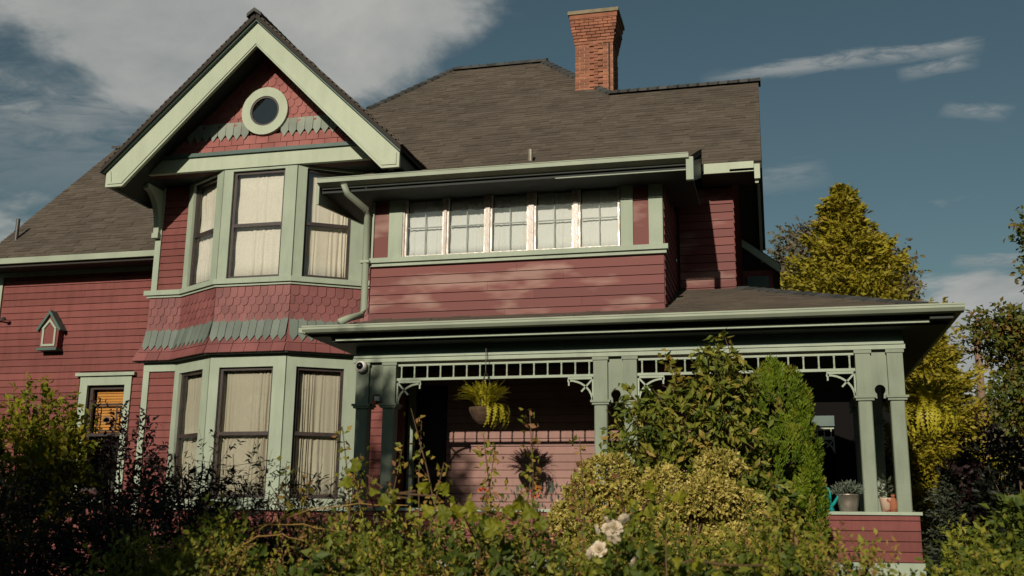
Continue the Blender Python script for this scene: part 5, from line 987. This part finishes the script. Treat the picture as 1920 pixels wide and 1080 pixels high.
# right side
conifer('golden_conifer', 'tall golden conifer standing far behind the porch roof', (1.85, 15.5, 0), 10.1, 4.0, 'lf_gold', 330, 11, 'trees right of the house', leaf=0.15, dense=230, trunk=.2, pw=.85, upturn=.45, zlow=.3)
broadleaf('mauve_tree', 'grey-mauve tree peeping out on both sides behind the golden conifer', (1.6, 19, 0), 9.5, lob((0.9, 19, 8.9, .75, 1, 1.1), (1.2, 19, 7.9, 1.3, 1, 1.2), (3.2, 19, 8.5, .6, 1, .8, .6), (3.0, 19, 7.6, .9, 1, 1.0, .8)), 420, .13, 'lf_mauve', 5, 'trees right of the house', per=7, trunk=.22, tl=.5)
conifer('gold_green_conifer', 'gold-green conifer close behind the right end of the porch', (2.35, 6.2, 0), 4.75, 1.2, 'lf_gold', 240, 12, 'trees right of the house', leaf=.085, dense=230, pw=.62, trunk=.1)
conifer('shadowed_conifer', 'grey-green conifer low beside the porch corner', (2.15, 2.6, 0), 2.55, .75, 'lf_bluegrey', 160, 13, 'trees right of the house', leaf=.06, dense=150, pw=.6, trunk=.07)
shrub('purple_smokebush', 'dark purple bush between the conifer and the right edge', 'shrub', (2.45, 2.2, 0), lob((2.45, 2.2, 2.25, .42, .4, .55), (2.6, 2.2, 1.5, .55, .5, .7)), 200, 8, .25, .075, 'lf_purple', (0, 1), wl=.55)
MAPLE = lob((2.12, -0.4, 3.52, .26, .3, .16, .8), (2.42, -0.3, 3.35, .36, .4, .34), (2.26, -0.4, 2.92, .24, .3, .22, .8), (2.56, -0.4, 2.80, .36, .4, .40), (2.47, -.5, 4.42, .10, .2, .16, .25), (2.50, -.5, 4.08, .08, .2, .16, .2))
broadleaf('maple_tree', 'maple turning red and orange at the right edge', (2.85, -0.2, 0), 3.6, MAPLE, 240, .058, 'lf_maple', 6, 'trees right of the house', trunk=.05, tl=.2, per=8, wl=.55, tone=(0, .80))
shrub('shaded_evergreen', 'dark evergreen mass at the lower right edge', 'shrub', (2.5, 0.6, 0), lob((2.55, .6, 2.0, .55, .4, .9), (2.4, .4, 1.2, .6, .4, .7)), 330, 8, .25, .08, 'lf_shade', (0, .6), wl=.5, shell=.3)
shrub('leafy_bush', 'green leafy bush in the bottom right corner', 'shrub', (1.95, -1.6, 0), lob((2.0, -1.6, 1.62, .30, .3, .32), (1.85, -1.6, 1.2, .45, .3, .4)), 170, 8, .2, .085, 'lf_vine', (.1, .6), wl=.6)
shrub('low_grey_bush', 'small grey-leaved bush at the foot of the porch corner', 'shrub', (1.62, -0.6, 0), lob((1.62, -.6, 1.35, .2, .2, .35), (1.6, -.6, .8, .35, .3, .5)), 150, 8, .16, .06, 'lf_hedge', (.2, .7), wl=.5)
# distant tree belt
for i, (x, y, h, lab) in enumerate(((6.5, 34, 7.5, 'rust-tinged tree far off right of the porch'), (10.5, 40, 9.0, 'dull green tree on the far right skyline'), (3.0, 42, 8.0, 'far tree just visible past the porch corner'))):
    broadleaf('far_tree', lab, (x, y, 0), h, lob((x, y, h * .7, 2.2, 1.6, h * .26), (x - 1.6, y, h * .55, 1.8, 1.5, h * .22), (x + 1.7, y, h * .5, 1.9, 1.5, h * .24)), 230, .30, 'lf_mauve' if i == 0 else 'lf_vine', 20 + i, 'far trees', per=7, trunk=.25, tl=.6)
# utility pole and wires
up_ = thing('utility_pole', (5.15, 18, 0), 'weathered wooden utility pole behind the maple', 'utility pole')
MB().tube([(5.15, 18, 0), (5.15, 18, 7.0)], [.11, .085], 12).build('pole', M['polewood'], up_); MB().tube([(4.75, 18, 6.25), (5.0, 18, 6.22), (5.55, 18, 6.22)], .025, 6).build('crossarm', M['metal'], up_); MB().lathe((5.15, 17.8, 6.45), [(0, 0), (.10, 0), (.10, .3), (0, .32)], 12).build('transformer', M['metal'], up_)
def wire(a, b, sag, lab):
    A, B = Vector(a), Vector(b); pts = [A.lerp(B, t / 12) - Vector((0, 0, sag * 4 * (t / 12) * (1 - t / 12))) for t in range(13)]; o = MB().tube(pts, .010, 5).build('overhead_wire', M['darkmetal']); tag(o, lab, 'wire', 'overhead wires')
wire((-0.2, 12.5, 6.1), (5.15, 18, 6.95), .12, 'topmost overhead wire running from the porch roof to the pole'); wire((1.0, 12.0, 4.2), (5.1, 18, 6.2), .15, 'thin wire slanting up to the pole crossarm'); wire((1.6, 10.0, 3.6), (5.2, 18, 5.9), .1, 'lower slanting wire beside the conifer'); wire((5.15, 18, 6.9), (12, 30, 7.6), .2, 'overhead wire leaving the pole to the right'); wire((5.15, 18, 4.6), (1.9, 12, 3.6), .1, 'lowest wire crossing the gap beside the conifer')

# unseen tree belt added behind and beside the viewpoint: it closes the low sky in front of the porch
ring_ = []
for k in range(46):
    a = math.radians(-205 + k * 5.3); rd = 44 + 4 * math.sin(k * 2.7); ring_.append((rd * math.cos(a) - 2, rd * math.sin(a) - 4, 5.6 + 0.9 * math.sin(k * 1.9), 3.2, 2.4, 5.4 + 0.9 * math.sin(k * 3.3), 1.0))
P, D = lobed_twigs(ring_, 420, .75, .3, .6); n_ = len(P); keep = P[:, 2] > 0; P, D = P[keep], D[keep]; n_ = len(P); Ls = rng.uniform(.9, 1.8, n_)
wood = leaves('sky_screen_trees', P, D, rdir(n_), Ls, Ls * .7, M['lf_shade'], None, rng.random(n_))
tag(wood, 'unseen belt of dark trees added behind the viewpoint to close the low sky', 'trees')
